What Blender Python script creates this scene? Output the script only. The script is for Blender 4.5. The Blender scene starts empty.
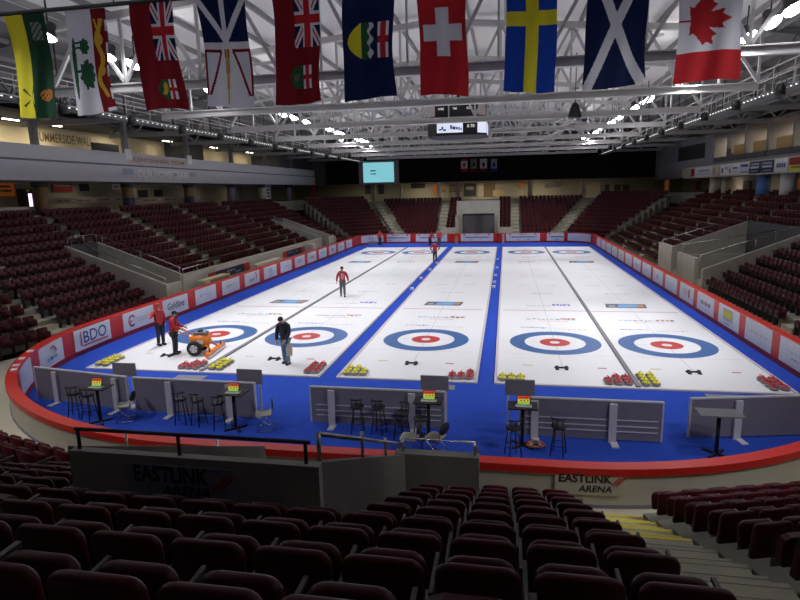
import bpy, math, random
from mathutils import Matrix, Vector
random.seed(7)
PI = math.pi
C = bpy.context.scene.collection

# ------------------------------------------------------------------ materials
def mat(name, col, rough=.6, metal=0., noise=0., nscale=8., bump=0., spec=.5, emit=0., ecol=None, coat=0.):
    m = bpy.data.materials.new(name); m.use_nodes = True
    nt = m.node_tree; b = nt.nodes['Principled BSDF']
    b.inputs['Base Color'].default_value = (*col, 1)
    b.inputs['Roughness'].default_value = rough
    b.inputs['Metallic'].default_value = metal
    b.inputs['Specular IOR Level'].default_value = spec
    if coat: b.inputs['Coat Weight'].default_value = coat
    if emit:
        b.inputs['Emission Color'].default_value = (*(ecol or col), 1)
        b.inputs['Emission Strength'].default_value = emit
    if noise or bump:
        tc = nt.nodes.new('ShaderNodeTexCoord'); n = nt.nodes.new('ShaderNodeTexNoise')
        n.inputs['Scale'].default_value = nscale; n.inputs['Detail'].default_value = 5
        nt.links.new(tc.outputs['Object'], n.inputs['Vector'])
        if noise:
            mx = nt.nodes.new('ShaderNodeMix'); mx.data_type = 'RGBA'
            mx.inputs['A'].default_value = (*[max(0, c*(1-noise)) for c in col], 1)
            mx.inputs['B'].default_value = (*[min(1, c*(1+noise)) for c in col], 1)
            nt.links.new(n.outputs['Fac'], mx.inputs['Factor'])
            nt.links.new(mx.outputs['Result'], b.inputs['Base Color'])
        if bump:
            bp = nt.nodes.new('ShaderNodeBump'); bp.inputs['Strength'].default_value = bump
            nt.links.new(n.outputs['Fac'], bp.inputs['Height']); nt.links.new(bp.outputs['Normal'], b.inputs['Normal'])
    return m

M = {}
M['ice'] = mat('ice', (.80, .80, .82), .38, noise=.025, nscale=.9, spec=.35)
M['ringblue'] = mat('ring_blue', (.05, .13, .33), .4)
M['ringred'] = mat('ring_red', (.50, .05, .04), .4)
M['linered'] = mat('line_red', (.42, .10, .10), .45)
M['linegrey'] = mat('line_grey', (.45, .46, .50), .45)
M['markgrey'] = mat('mark_grey', (.34, .35, .40), .5)
M['markblue'] = mat('mark_blue', (.08, .13, .45), .5)
M['markorange'] = mat('mark_orange', (.65, .25, .08), .5)
M['marktan'] = mat('mark_tan', (.62, .50, .26), .5)
M['markteal'] = mat('mark_teal', (.20, .45, .62), .5)
M['addark'] = mat('ad_dark', (.09, .09, .11), .5)
M['adblue'] = mat('ad_blue', (.16, .38, .75), .5)
M['carpet'] = mat('blue_carpet', (.025, .070, .43), .95, noise=.22, nscale=14, spec=.1, bump=.1)
M['foam'] = mat('divider_foam', (.20, .20, .22), .8)
M['bumper'] = mat('edge_bumper', (.55, .50, .52), .7)
M['boardred'] = mat('board_red', (.60, .022, .010), .42, noise=.06, nscale=2)
M['kick'] = mat('kick_red', (.27, .016, .016), .5)
M['capred'] = mat('cap_red', (.60, .018, .010), .38)
M['boardcream'] = mat('board_cream', (.50, .46, .36), .55, noise=.07, nscale=1.5)
M['panelwhite'] = mat('panel_white', (.70, .72, .74), .5)
M['concrete'] = mat('concrete', (.30, .29, .23), .85, noise=.18, nscale=2.2, bump=.08)
M['concretewall'] = mat('concrete_wall', (.46, .44, .38), .85, noise=.22, nscale=1.6, bump=.1)
M['concreteshade'] = mat('shaded_concrete', (.17, .165, .145), .85, noise=.22, nscale=1.6, bump=.1)  # same wall concrete, shade of the near entry painted into its colour
M['walkway'] = mat('brightened_concrete', (.58, .53, .40), .85, noise=.12, nscale=2)  # concrete lightened in colour in place of more light on the walkway
M['steptread'] = mat('step_tread', (.50, .47, .35), .85, noise=.12, nscale=4)
M['yellownose'] = mat('yellow_nosing', (.80, .66, .06), .6)
M['maroon'] = mat('maroon_seat', (.068, .0055, .0105), .40, spec=.22)
M['maroon2'] = mat('maroon_seat_pan', (.058, .005, .0095), .40, spec=.22)
M['seatmetal'] = mat('seat_metal', (.10, .095, .09), .4, metal=.6)
M['steel'] = mat('truss_steel', (.56, .55, .53), .5, noise=.06, nscale=3)
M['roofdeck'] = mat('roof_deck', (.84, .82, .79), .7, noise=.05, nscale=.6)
M['roofshade'] = mat('shaded_roof_deck', (.24, .24, .235), .7)  # roof deck copy, dimness above the stands put into its colour
M['purlin'] = mat('purlin_steel', (.26, .26, .255), .55)
M['darksteel'] = mat('dark_steel', (.03, .03, .035), .5)
M['black'] = mat('black', (.010, .010, .011), .55)
M['blackcloth'] = mat('black_curtain', (.008, .007, .007), .95, spec=.1)
M['greypanel'] = mat('grey_partition', (.19, .18, .21), .55, noise=.05, nscale=2)
M['greyedge'] = mat('partition_edge', (.52, .51, .54), .5)
M['fascia'] = mat('balcony_fascia', (.56, .56, .60), .6, noise=.05, nscale=1)
M['fasciadark'] = mat('fascia_seam', (.14, .14, .16), .6)
M['cream'] = mat('cream_wall', (.68, .58, .36), .8)
M['creamdim'] = mat('concourse_wall', (.40, .37, .28), .8)
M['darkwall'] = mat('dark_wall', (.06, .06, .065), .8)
M['greywall'] = mat('grey_wall', (.17, .17, .19), .8)
M['brown'] = mat('brown_wrap', (.20, .12, .05), .7)
M['tan'] = mat('tan_upholstery', (.42, .27, .09), .7)
M['lens'] = mat('lamp_lens', (1, 1, 1), .3, emit=38, ecol=(.93, .92, 1))
M['tube'] = mat('lit_tube', (1, .9, .95), .3, emit=7, ecol=(1, .86, .80))
M['bulb'] = mat('lit_bulb', (1, 1, .95), .3, emit=2.4, ecol=(1, .97, .90))
M['screencyan'] = mat('screen_cyan', (.1, .3, .3), .3, emit=.68, ecol=(.30, .78, .88))
M['screenwhite'] = mat('screen_white', (.5, .5, .6), .3, emit=.75, ecol=(.78, .84, 1))
M['screenink'] = mat('screen_ink', (.01, .03, .2), .4, emit=.12, ecol=(.05, .15, .6))
M['screengreen'] = mat('screen_green', (.2, .5, .1), .3, emit=.34, ecol=(.55, .9, .2))
M['screenred'] = mat('screen_red', (.6, .05, .03), .3, emit=.36, ecol=(1, .12, .06))
M['screenyellow'] = mat('screen_yellow', (.6, .5, .03), .3, emit=.36, ecol=(1, .85, .1))
M['ledtext'] = mat('lit_digits', (.6, .6, .6), .4, emit=.5, ecol=(.9, .9, .85))
M['pinkglow'] = mat('vending_glow', (.8, .5, .8), .4, emit=1.6, ecol=(1, .72, .95))
M['orangesign'] = mat('orange_sign', (.55, .14, .03), .6, emit=.06, ecol=(1, .25, .05))
M['redsign'] = mat('red_sign', (.45, .03, .03), .6)
M['pinkad'] = mat('pink_ad', (.56, .46, .44), .6)
M['blueposter'] = mat('blue_poster', (.08, .20, .50), .6)
M['navyad'] = mat('navy_ad', (.02, .03, .07), .6)
M['yellowad'] = mat('yellow_ad', (.55, .50, .05), .6)
M['ink'] = mat('sign_ink', (.015, .015, .025), .6)
M['inkblue'] = mat('ink_blue', (.03, .06, .22), .6)
M['inkred'] = mat('ink_red', (.50, .03, .04), .6)
M['inkgrey'] = mat('ink_grey', (.34, .38, .46), .6)
M['inklight'] = mat('ink_light', (.52, .60, .70), .6)
M['inkwhite'] = mat('ink_white', (.78, .78, .76), .6)
M['inkbrown'] = mat('ink_brown', (.20, .13, .07), .6)
M['granite'] = mat('granite', (.26, .25, .25), .35, noise=.35, nscale=60)
M['stonered'] = mat('stone_red', (.50, .035, .045), .35)
M['stoneyellow'] = mat('stone_yellow', (.74, .68, .02), .35)
M['rubber'] = mat('rubber', (.016, .016, .017), .8)
M['orange'] = mat('machine_orange', (.78, .20, .015), .4)
M['rim'] = mat('wheel_rim', (.62, .64, .66), .35)
M['chrome'] = mat('chrome', (.55, .55, .56), .25, metal=.9)
M['chairgrey'] = mat('chair_grey', (.30, .29, .25), .5)
M['skin'] = mat('skin', (.52, .30, .21), .55)
M['hair'] = mat('dark_hair', (.02, .014, .010), .7)
M['redjacket'] = mat('red_jacket', (.40, .018, .024), .7, noise=.1, nscale=9)
M['brightred'] = mat('bright_red_shirt', (.62, .05, .04), .7)
M['blackjacket'] = mat('black_jacket', (.012, .013, .018), .7)
M['blacktrousers'] = mat('black_trousers', (.018, .018, .022), .8)
M['jeans'] = mat('jeans', (.12, .19, .27), .85, noise=.15, nscale=12)
M['greytrousers'] = mat('grey_trousers', (.10, .11, .13), .85)
M['whitecloth'] = mat('white_trim', (.7, .7, .68), .7)
M['tanbag'] = mat('tan_bag', (.50, .42, .28), .85)
# flag colours
FC = dict(red=(.42, .022, .028), dred=(.17, .011, .015), white=(.62, .62, .66), yellow=(.62, .56, .03), green=(.014, .05, .025),
          dgreen=(.02, .09, .04), navy=(.010, .016, .06), blue=(.012, .05, .33), gold=(.50, .32, .03), sky=(.3, .4, .5), grey=(.20, .21, .18), orange=(.5, .16, .03), snow=(.5, .52, .5))
for k, v in FC.items():
    fm = M['f_'+k] = mat('flag_'+k, v, .85, spec=.15); nt = fm.node_tree
    tr = nt.nodes.new('ShaderNodeBsdfTranslucent'); tr.inputs['Color'].default_value = (*v, 1); mx = nt.nodes.new('ShaderNodeMixShader'); mx.inputs[0].default_value = .4
    nt.links.new(nt.nodes['Principled BSDF'].outputs[0], mx.inputs[1]); nt.links.new(tr.outputs[0], mx.inputs[2]); nt.links.new(mx.outputs[0], nt.nodes['Material Output'].inputs['Surface'])

# ------------------------------------------------------------------ mesh builder
class MB:
    def __init__(s): s.v = []; s.f = []; s.m = []; s.mats = []; s.sm = []; s.T = None
    def mi(s, m):
        if m not in s.mats: s.mats.append(m)
        return s.mats.index(m)
    def add(s, vs, fs, m, smooth=False):
        o = len(s.v)
        if s.T is not None: vs = [tuple(s.T @ Vector(v)) for v in vs]
        s.v += [tuple(v) for v in vs]
        i = s.mi(m)
        for f in fs: s.f.append([o+a for a in f]); s.m.append(i); s.sm.append(smooth)
    def box(s, x0, x1, y0, y1, z0, z1, m):
        vs = [(x, y, z) for z in (z0, z1) for y in (y0, y1) for x in (x0, x1)]
        s.add(vs, [(0, 2, 3, 1), (4, 5, 7, 6), (0, 1, 5, 4), (2, 6, 7, 3), (0, 4, 6, 2), (1, 3, 7, 5)], m)
        return s
    def hexa(s, b, t, m):      # b, t: four points each (ccw seen from above)
        s.add(list(b)+list(t), [(3, 2, 1, 0), (4, 5, 6, 7), (0, 1, 5, 4), (1, 2, 6, 5), (2, 3, 7, 6), (3, 0, 4, 7)], m); return s
    def beam(s, p, q, w, h, m, up=(0, 0, 1)):
        p = Vector(p); q = Vector(q); d = (q-p).normalized(); u = Vector(up)
        if abs(d.dot(u)) > .98: u = Vector((0, 1, 0))
        r = d.cross(u).normalized(); u = r.cross(d)
        vs = []
        for c in (p, q):
            for a, b in ((-1, -1), (1, -1), (1, 1), (-1, 1)): vs.append(c+r*a*w/2+u*b*h/2)
        s.add(vs, [(0, 1, 2, 3), (7, 6, 5, 4), (0, 4, 5, 1), (1, 5, 6, 2), (2, 6, 7, 3), (3, 7, 4, 0)], m); return s
    def tube(s, pts, r, m, n=8, smooth=True):
        pts = [Vector(p) for p in pts]; rs = r if isinstance(r, (list, tuple)) else [r]*len(pts)
        vs = []; fs = []; pu = None
        for i, p in enumerate(pts):
            d = (pts[min(i+1, len(pts)-1)]-pts[max(i-1, 0)]).normalized()
            a = pu if pu is not None else (Vector((0, 0, 1)) if abs(d.z) < .9 else Vector((1, 0, 0)))
            x = d.cross(a)
            if x.length < 1e-5: x = d.orthogonal()
            x.normalize(); y = d.cross(x).normalized(); pu = -y if False else y.cross(d) if False else a
            for k in range(n):
                t = 2*PI*k/n; vs.append(p+x*math.cos(t)*rs[i]+y*math.sin(t)*rs[i])
        for i in range(len(pts)-1):
            for k in range(n):
                fs.append((i*n+k, i*n+(k+1) % n, (i+1)*n+(k+1) % n, (i+1)*n+k))
        fs.append(tuple(range(n))[::-1]); fs.append(tuple((len(pts)-1)*n+k for k in range(n)))
        s.add(vs, fs, m, smooth); return s
    def lathe(s, prof, m, n=16, c=(0, 0, 0), smooth=True):
        vs = []; fs = []
        for r, z in prof:
            for k in range(n):
                t = 2*PI*k/n; vs.append((c[0]+r*math.cos(t), c[1]+r*math.sin(t), c[2]+z))
        for i in range(len(prof)-1):
            for k in range(n): fs.append((i*n+k, i*n+(k+1) % n, (i+1)*n+(k+1) % n, (i+1)*n+k))
        fs.append(tuple(range(n))[::-1]); fs.append(tuple((len(prof)-1)*n+k for k in range(n)))
        s.add(vs, fs, m, smooth); return s
    def prism(s, poly, y0, y1, m, axis='y', bev=0.):   # poly in (a,b); extruded along axis
        def P(a, b, t):
            return {'y': (a, t, b), 'z': (a, b, t), 'x': (t, a, b)}[axis]
        n = len(poly)
        ca = sum(p[0] for p in poly)/n; cb = sum(p[1] for p in poly)/n
        rings = []
        if bev:
            k = [(ca+(a-ca)*(1-bev/max(1e-6, math.hypot(a-ca, b-cb))), cb+(b-cb)*(1-bev/max(1e-6, math.hypot(a-ca, b-cb)))) for a, b in poly]
            g = (y1-y0)*.3
            rings = [(k, y0), (poly, y0+g), (poly, y1-g), (k, y1)]
        else: rings = [(poly, y0), (poly, y1)]
        vs = []; fs = []
        for pl, t in rings: vs += [P(a, b, t) for a, b in pl]
        for i in range(len(rings)-1):
            for j in range(n): fs.append((i*n+j, i*n+(j+1) % n, (i+1)*n+(j+1) % n, (i+1)*n+j))
        fs.append(tuple(range(n))[::-1]); fs.append(tuple((len(rings)-1)*n+j for j in range(n)))
        s.add(vs, fs, m, bool(bev)); return s
    def quad(s, a, b, c, d, m): s.add([a, b, c, d], [(0, 1, 2, 3)], m); return s
    def build(s, name, parent=None, loc=None):
        me = bpy.data.meshes.new(name); me.from_pydata(s.v, [], s.f)
        for m in s.mats: me.materials.append(M[m] if isinstance(m, str) else m)
        me.polygons.foreach_set('material_index', s.m)
        me.polygons.foreach_set('use_smooth', s.sm); me.update()
        o = bpy.data.objects.new(name, me); C.objects.link(o)
        if parent is not None: o.parent = parent
        if loc is not None: o.location = loc
        return o

def tag(o, label=None, cat=None, group=None, kind=None):
    if label: o['label'] = label
    if cat: o['category'] = cat
    if group: o['group'] = group
    if kind: o['kind'] = kind
    return o
def thing(name, label, cat, loc=(0, 0, 0), rz=0., group=None):
    o = bpy.data.objects.new(name, None); C.objects.link(o); o.empty_display_size = .2
    o.location = loc; o.rotation_euler = (0, 0, rz)
    return tag(o, label, cat, group)
def structure(o, label=None): o['kind'] = 'structure'; return o
def dup(root, loc, rz, label, group=None):
    r = root.copy(); C.objects.link(r); r.location = loc; r.rotation_euler = (0, 0, rz); r['label'] = label
    if group: r['group'] = group
    for ch in list(root.children):
        c = ch.copy(); C.objects.link(c); c.parent = r
        for g in ch.children:
            d = g.copy(); C.objects.link(d); d.parent = c
    return r
ORD = ['', 'first', 'second', 'third', 'fourth', 'fifth', 'sixth', 'seventh', 'eighth', 'ninth', 'tenth', 'eleventh', 'twelfth', 'thirteenth',
       'fourteenth', 'fifteenth', 'sixteenth', 'seventeenth', 'eighteenth', 'nineteenth', 'twentieth']
def nth(i): return ORD[i] if i < len(ORD) else '%dth' % i

# writing: font curve turned into mesh, fitted into w x h, lying in the frame (origin = centre, right, up)
def lettering(txt, w, h, m, origin, right, up, parent=None, name='lettering', bold=0., depth=.006, shear=0.):
    cu = bpy.data.curves.new('txt', 'FONT'); cu.body = txt; cu.size = 1; cu.align_x = 'CENTER'; cu.offset = bold; cu.shear = shear
    cu.resolution_u = 3
    t = bpy.data.objects.new('txt', cu); C.objects.link(t)
    dg = bpy.context.evaluated_depsgraph_get()
    me = bpy.data.meshes.new_from_object(t.evaluated_get(dg))
    bpy.data.objects.remove(t); bpy.data.curves.remove(cu)
    xs = [v.co.x for v in me.vertices]; ys = [v.co.y for v in me.vertices]
    cx = (min(xs)+max(xs))/2; cy = (min(ys)+max(ys))/2; sx = w/(max(xs)-min(xs)); sy = h/(max(ys)-min(ys))
    R = Vector(right).normalized(); U = Vector(up).normalized(); N = R.cross(U)
    O = Vector(origin)
    for v in me.vertices:
        v.co = O+R*(v.co.x-cx)*sx+U*(v.co.y-cy)*sy+N*depth
    me.materials.clear(); me.materials.append(M[m]); me.name = name
    o = bpy.data.objects.new(name, me); C.objects.link(o)
    if parent is not None: o.parent = parent
    return o
def strokes(mb, O, R, U, items, depth=.008):
    """flat printed marks on a panel: items = (x, y, w, h, material) in metres about O."""
    R = Vector(R).normalized(); U = Vector(U).normalized(); N = R.cross(U); O = Vector(O)
    for i, (x, y, w, h, m) in enumerate(items):
        c = O+R*x+U*y+N*(depth+.001*(i % 3)); a = R*w/2; b = U*h/2
        mb.quad(c-a-b, c+a-b, c+a+b, c-a+b, m)
def arcmark(mb, O, R, U, r0, r1, a0, a1, m, n=10, sx=1., sy=1., depth=.008, cx=0., cy=0.):
    R = Vector(R).normalized(); U = Vector(U).normalized(); N = R.cross(U); O = Vector(O)+R*cx+U*cy+N*depth
    vs = []; fs = []
    for i in range(n+1):
        t = a0+(a1-a0)*i/n
        for r in (r0, r1): vs.append(O+R*math.cos(t)*r*sx+U*math.sin(t)*r*sy)
    for i in range(n): fs.append((2*i, 2*i+1, 2*i+3, 2*i+2))
    mb.add(vs, fs, m)

# ------------------------------------------------------------------ camera (worked out from the 3.66 m houses, 34.75 m tee to tee)
CAM = Vector((3.306, -23.769, 6.333)); YAW, PIT, ROL, FPX = -.182988, -.187834, -.022347, 575.18
fw = Vector((math.sin(YAW)*math.cos(PIT), math.cos(YAW)*math.cos(PIT), math.sin(PIT)))
r0 = Vector((math.cos(YAW), -math.sin(YAW), 0)); u0 = r0.cross(fw)
rt = math.cos(ROL)*r0+math.sin(ROL)*u0; upv = -math.sin(ROL)*r0+math.cos(ROL)*u0
cd = bpy.data.cameras.new('camera'); cam = bpy.data.objects.new('camera', cd); C.objects.link(cam)
Rm = Matrix((rt, upv, -fw)).transposed()
cam.matrix_world = Matrix.Translation(CAM) @ Rm.to_4x4()
cd.sensor_fit = 'HORIZONTAL'; cd.sensor_width = 36; cd.lens = FPX/800*36; cd.clip_start = .05; cd.clip_end = 300
sc = bpy.context.scene; sc.camera = cam
def project(P):
    d = Vector(P)-CAM; z = d.dot(fw)
    return (400+FPX*d.dot(rt)/z, 300-FPX*d.dot(upv)/z, z) if z > .1 else (0, 0, -1)

# ------------------------------------------------------------------ shell and floor
XL, XR, YN, YF = -13.85, 12.86, -13.0, 45.7          # inner faces of the rink boards
structure(MB().box(-34, 32, -36, 68, -.3, 0, 'carpet').build('floor'))
structure(MB().box(-30.3, -30, -36, 68, 0, 16, 'creamdim').build('wall_left'))
structure(MB().box(28, 28.3, -36, 68, 0, 16, 'creamdim').build('wall_right'))
structure(MB().box(-34, 32, 66, 66.3, 0, 16, 'creamdim').build('wall_far'))
structure(MB().box(-34, 32, -36.3, -36, 0, 16, 'darkwall').build('wall_near'))
CX = -.4
def roofz(x): return 15.0-.085*abs(x-CX) if abs(x-CX) < 15 else 13.72-.15*(abs(x-CX)-15)
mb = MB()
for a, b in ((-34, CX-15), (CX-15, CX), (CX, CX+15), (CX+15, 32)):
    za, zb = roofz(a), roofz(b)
    mb.hexa([(a, -36, za), (b, -36, zb), (b, 68, zb), (a, 68, za)], [(a, -36, za+.2), (b, -36, zb+.2), (b, 68, zb+.2), (a, 68, za+.2)], 'roofdeck' if abs((a+b)/2-CX) < 12 else 'roofshade')
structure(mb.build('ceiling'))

# board path (inner face), counter-clockwise from the near side
def arc(cx, cy, r, a0, a1, n): return [(cx+r*math.cos(a0+(a1-a0)*i/n), cy+r*math.sin(a0+(a1-a0)*i/n)) for i in range(n+1)]
RNL, RNR, RF = 10.6, 8.4, 3.2
PATH = (arc(XL+RNL, YN+RNL, RNL, PI, 1.5*PI, 28)+arc(XR-RNR, YN+RNR, RNR, 1.5*PI, 2*PI, 28) +
        arc(XR-RF, YF-RF, RF, 0, .5*PI, 14)+arc(XL+RF, YF-RF, RF, .5*PI, PI, 14))
NP = len(PATH)
def normals():
    out = []
    for i in range(NP):
        a = Vector(PATH[i-1]); b = Vector(PATH[(i+1) % NP]); d = (b-a).normalized(); out.append(Vector((d.y, -d.x)))
    return out
NRM = normals()
def ring(prof, m, name, parent=None):      # prof: (offset outward, z) closed section swept along the path
    vs = []; fs = []; k = len(prof)
    for i in range(NP):
        for o, z in prof: vs.append((PATH[i][0]+NRM[i].x*o, PATH[i][1]+NRM[i].y*o, z))
    for i in range(NP):
        j = (i+1) % NP
        for a in range(k):
            b = (a+1) % k; fs.append((i*k+a, j*k+a, j*k+b, i*k+b))
    mb = MB(); mb.add(vs, fs, m); return mb.build(name, parent)
boards = thing('rink_boards', 'red dasher boards with a red cap running around the whole rink', 'rink boards')
ring([(0, .18), (.08, .18), (.08, 1.06), (0, 1.06)], 'boardred', 'board_face', boards)
ring([(-.02, 0), (.08, 0), (.08, .18), (-.02, .18)], 'kick', 'kick_plate', boards)
ring([(.08, 0), (.26, 0), (.26, 1.06), (.08, 1.06)], 'boardcream', 'outer_face', boards)['label'] = 'cream outer face of the boards'
ring([(.0, 1.06), (.0, 1.12), (.30, 1.12), (.30, .97), (.265, .97), (.265, 1.06)], 'capred', 'cap_rail', boards)
ring([(.26, .0), (.28, .0), (.28, .37), (.26, .37)], 'foam', 'base_strip', boards)
# raised concrete walkway outside the boards
vs = []; fs = []
for i in range(NP):
    for o in (.27, 6.5):
        for z in (.3,): vs.append((PATH[i][0]+NRM[i].x*o, PATH[i][1]+NRM[i].y*o, z))
for i in range(NP):
    j = (i+1) % NP; fs.append((2*i, 2*i+1, 2*j+1, 2*j))
mbw = MB(); mbw.add(vs, fs, 'walkway'); structure(mbw.build('floor_walkway'))

# ------------------------------------------------------------------ ice sheets
SX = {'A': -9.71, 'B': -5.37, 'C': 0., 'D': 5.37, 'E': 9.71}
TEE = 34.75
def disc(mb, cx, cy, r0, r1, z, m, n=64):
    vs = []; fs = []
    for k in range(n):
        t = 2*PI*k/n
        for r in (r0, r1): vs.append((cx+r*math.cos(t), cy+r*math.sin(t), z))
    for k in range(n):
        j = (k+1) % n; fs.append((2*k, 2*k+1, 2*j+1, 2*j))
    mb.add(vs, fs, m)
def flat(mb, x, y, w, h, z, m, skew=0.): mb.quad((x-w/2-skew, y-h/2, z), (x+w/2-skew, y-h/2, z), (x+w/2+skew, y+h/2, z), (x-w/2+skew, y+h/2, z), m)
def ice_logo(mb, x, y, w, h, z, cols, n=7, rnd=None):
    rnd = rnd or random.Random(int(x*10+y*100)); t = -w/2
    while t < w/2:
        d = w/n*rnd.uniform(.5, 1.2); flat(mb, x+t+d/2, y+rnd.uniform(-.2, .2)*h, d*.72, h*rnd.uniform(.45, 1), z, rnd.choice(cols)); t += d
def ice_ad(mb, x, y, w, h, z):
    flat(mb, x, y, w, h, z, 'addark', .06); flat(mb, x+.05*w, y, w*.5, h*.7, z+.002, 'adblue', .1)
    flat(mb, x-.35*w, y-.1*h, w*.16, h*.45, z+.002, 'markgrey'); flat(mb, x+.37*w, y+.05*h, w*.14, h*.5, z+.002, 'markorange'); flat(mb, x+.08*w, y+.1*h, w*.22, h*.3, z+.004, 'markteal')
ZI = .035
def ice_slab(xs, x0, x1, name, extra):
    mb = MB(); mb.box(x0, x1, -5.33, 40.2, .0, ZI, 'ice')
    z = ZI+.002
    for sx in xs:
        for ty, sg in ((0, 1), (TEE, -1)):
            disc(mb, sx, ty, 1.22, 1.83, z, 'ringblue'); disc(mb, sx, ty, .20, .61, z, 'ringred', 48)
            flat(mb, sx, ty, 4.2, .02, z-.001, 'linegrey')
            flat(mb, sx, ty+sg*6.4, 4.3, .09, z-.001, 'linered'); flat(mb, sx, ty-sg*1.83, 4.2, .02, z-.001, 'linegrey')
        flat(mb, sx, TEE/2, .02, TEE+7, z-.0015, 'linegrey')
        L = {'A': 0, 'B': 1, 'C': 2, 'D': 3, 'E': 4}[[k for k in SX if SX[k] == sx][0]]
        ice_logo(mb, sx-.75, 2.55, 1.15, .16, z, ['markgrey', 'markblue'], 8); ice_logo(mb, sx+.8, 2.35, 1.3, .12, z, ['marktan', 'linegrey'], 6)
        ice_logo(mb, sx+.1, 4.35, 2.3, .26, z, ['markgrey', 'markteal', 'markgrey'], 9); ice_logo(mb, sx+.95, 4.5, .7, .32, z, ['markorange', 'linered'], 3); flat(mb, sx+.25, 3.95, 1.3, .06, z, 'markorange')
        if L in (0, 2, 4): ice_ad(mb, sx+(.5 if L == 0 else -.05), 7.9, 2.05, 1.05, z)
        else:
            ice_logo(mb, sx+.9, 7.9, .9, .55, z, ['markblue', 'markblue', 'markteal'], 4); ice_logo(mb, sx-.3, 7.6, 1.2, .14, z, ['markgrey', 'linered'], 7)
        for yy, xx, c in ((11.5, .1, 'markgrey'), (14.5, -.9, 'markteal'), (14.6, 1.0, 'linered'), (18.6, .7, 'markteal'), (18.4, -.8, 'linegrey'), (22.2, .1, 'markgrey')):
            ice_logo(mb, sx+xx, yy, 1.3 if yy in (11.5, 22.2) else .7, .18, z, [c, 'linegrey'], 5)
        if L in (0, 2, 4): ice_ad(mb, sx, 26.9, 2.0, 1.3, z)
        else: ice_logo(mb, sx-.2, 27, 1.5, .5, z, ['markgrey', 'markblue'], 5)
        ice_logo(mb, sx+.3, 30.6, 1.6, .4, z, ['markorange', 'markgrey'], 5)
        flat(mb, sx-1.2, -3.3, .35, .10, z, 'marktan'); flat(mb, sx+1.35, -3.4, .3, .10, z, 'linered'); flat(mb, sx, 37.6, .5, .25, z, 'markgrey')
    o = structure(mb.build(name)); return o
ice_slab([SX['A']], SX['A']-2.38, -7.60, 'ice_sheet', 0); ice_slab([SX['B']], -7.46, SX['B']+2.28, 'ice_sheet', 0)
ice_slab([0.], -2.3, 2.35, 'ice_sheet', 0)
ice_slab([SX['D']], SX['D']-2.28, 7.46, 'ice_sheet', 0); ice_slab([SX['E']], 7.60, SX['E']+2.30, 'ice_sheet', 0)
def tagbar(o, lab): return tag(o, lab, 'divider')
tagbar(MB().box(-7.60, -7.46, -5.33, 40.2, 0, .09, 'foam').build('sheet_divider'), 'dark foam divider strip on the ice between the sheets beside the orange machine')
tagbar(MB().box(7.46, 7.60, -5.33, 40.2, 0, .09, 'foam').build('sheet_divider'), 'dark foam divider strip between the two suite-side sheets')
for x0, x1, lab in ((-12.19, -12.09, 'pale bumper edging the outermost sheet along the BDO boards'), (-3.09, -3.0, 'pale bumper edging the sheet with the man in jeans, at the blue aisle'),
                    (-2.40, -2.30, 'pale bumper along the middle sheet beside the white foam blocks, machine side'), (2.35, 2.45, 'pale bumper along the middle sheet on the tan-suite side'),
                    (3.0, 3.09, 'pale bumper along the blue aisle facing the middle sheet, tan-suite side'), (12.01, 12.11, 'pale bumper edging the outermost sheet below the tan suites')):
    tag(MB().box(x0, x1, -5.33, 40.2, 0, .06, 'bumper').build('edge_bumper'), lab, 'bumper')
for x0, x1, lab in ((-12.19, -3.0, 'low bumper across the end of the two sheets with the orange machine'), (-2.4, 2.45, 'low bumper across the end of the middle sheet'), (3.0, 12.11, 'low bumper across the end of the two sheets by the tan suites')):
    tag(MB().box(x0, x1, -5.44, -5.33, 0, .045, 'bumper').build('end_bumper'), lab, 'bumper')
# hacks
for k, nm in (('A', 'at the feet of the man steering the orange machine'), ('B', 'beside the man in the black jacket'), ('C', 'on the middle sheet'), ('D', 'on the sheet next to the middle one, tan-suite side'), ('E', 'on the outermost sheet, tan-suite side')):
    x = SX[k]; h = thing('hack', 'black rubber hack '+nm, 'hack', (x-(.25 if k == 'A' else .05), -3.62, ZI+.002), 0, 'hacks')
    MB().box(-.24, .24, .05, .13, 0, .04, 'rubber').build('base_bar', h)
    for s in (-1, 1):
        b = MB(); b.hexa([(s*.16-.06, -.16, .0), (s*.16+.06, -.16, 0), (s*.16+.06, .09, 0), (s*.16-.06, .09, 0)], [(s*.16-.05, -.06, .05), (s*.16+.05, -.06, .05), (s*.16+.05, .09, .09), (s*.16-.05, .09, .09)], 'rubber'); b.build('foot_block', h)
# white foam blocks along the blue aisles
for i, (x, y) in enumerate(((-2.62, 12.6), (-2.66, 17.1), (-2.6, 21.6), (-2.55, 26.0), (2.62, 13.6), (2.62, 15.5), (2.64, 18.7), (2.68, 23.0), (2.66, 28.6))):
    o = MB().box(-.10, .10, -.13, .13, 0, .14, 'panelwhite').build('foam_block', None, (x, y, 0))
    tag(o, 'small white block on the blue aisle %s the middle sheet, %s from the near end' % ('before' if x < 0 else 'past', nth(i % 4+1 if i < 4 else i-3)), 'block', 'white blocks beside the middle sheet')

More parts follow.
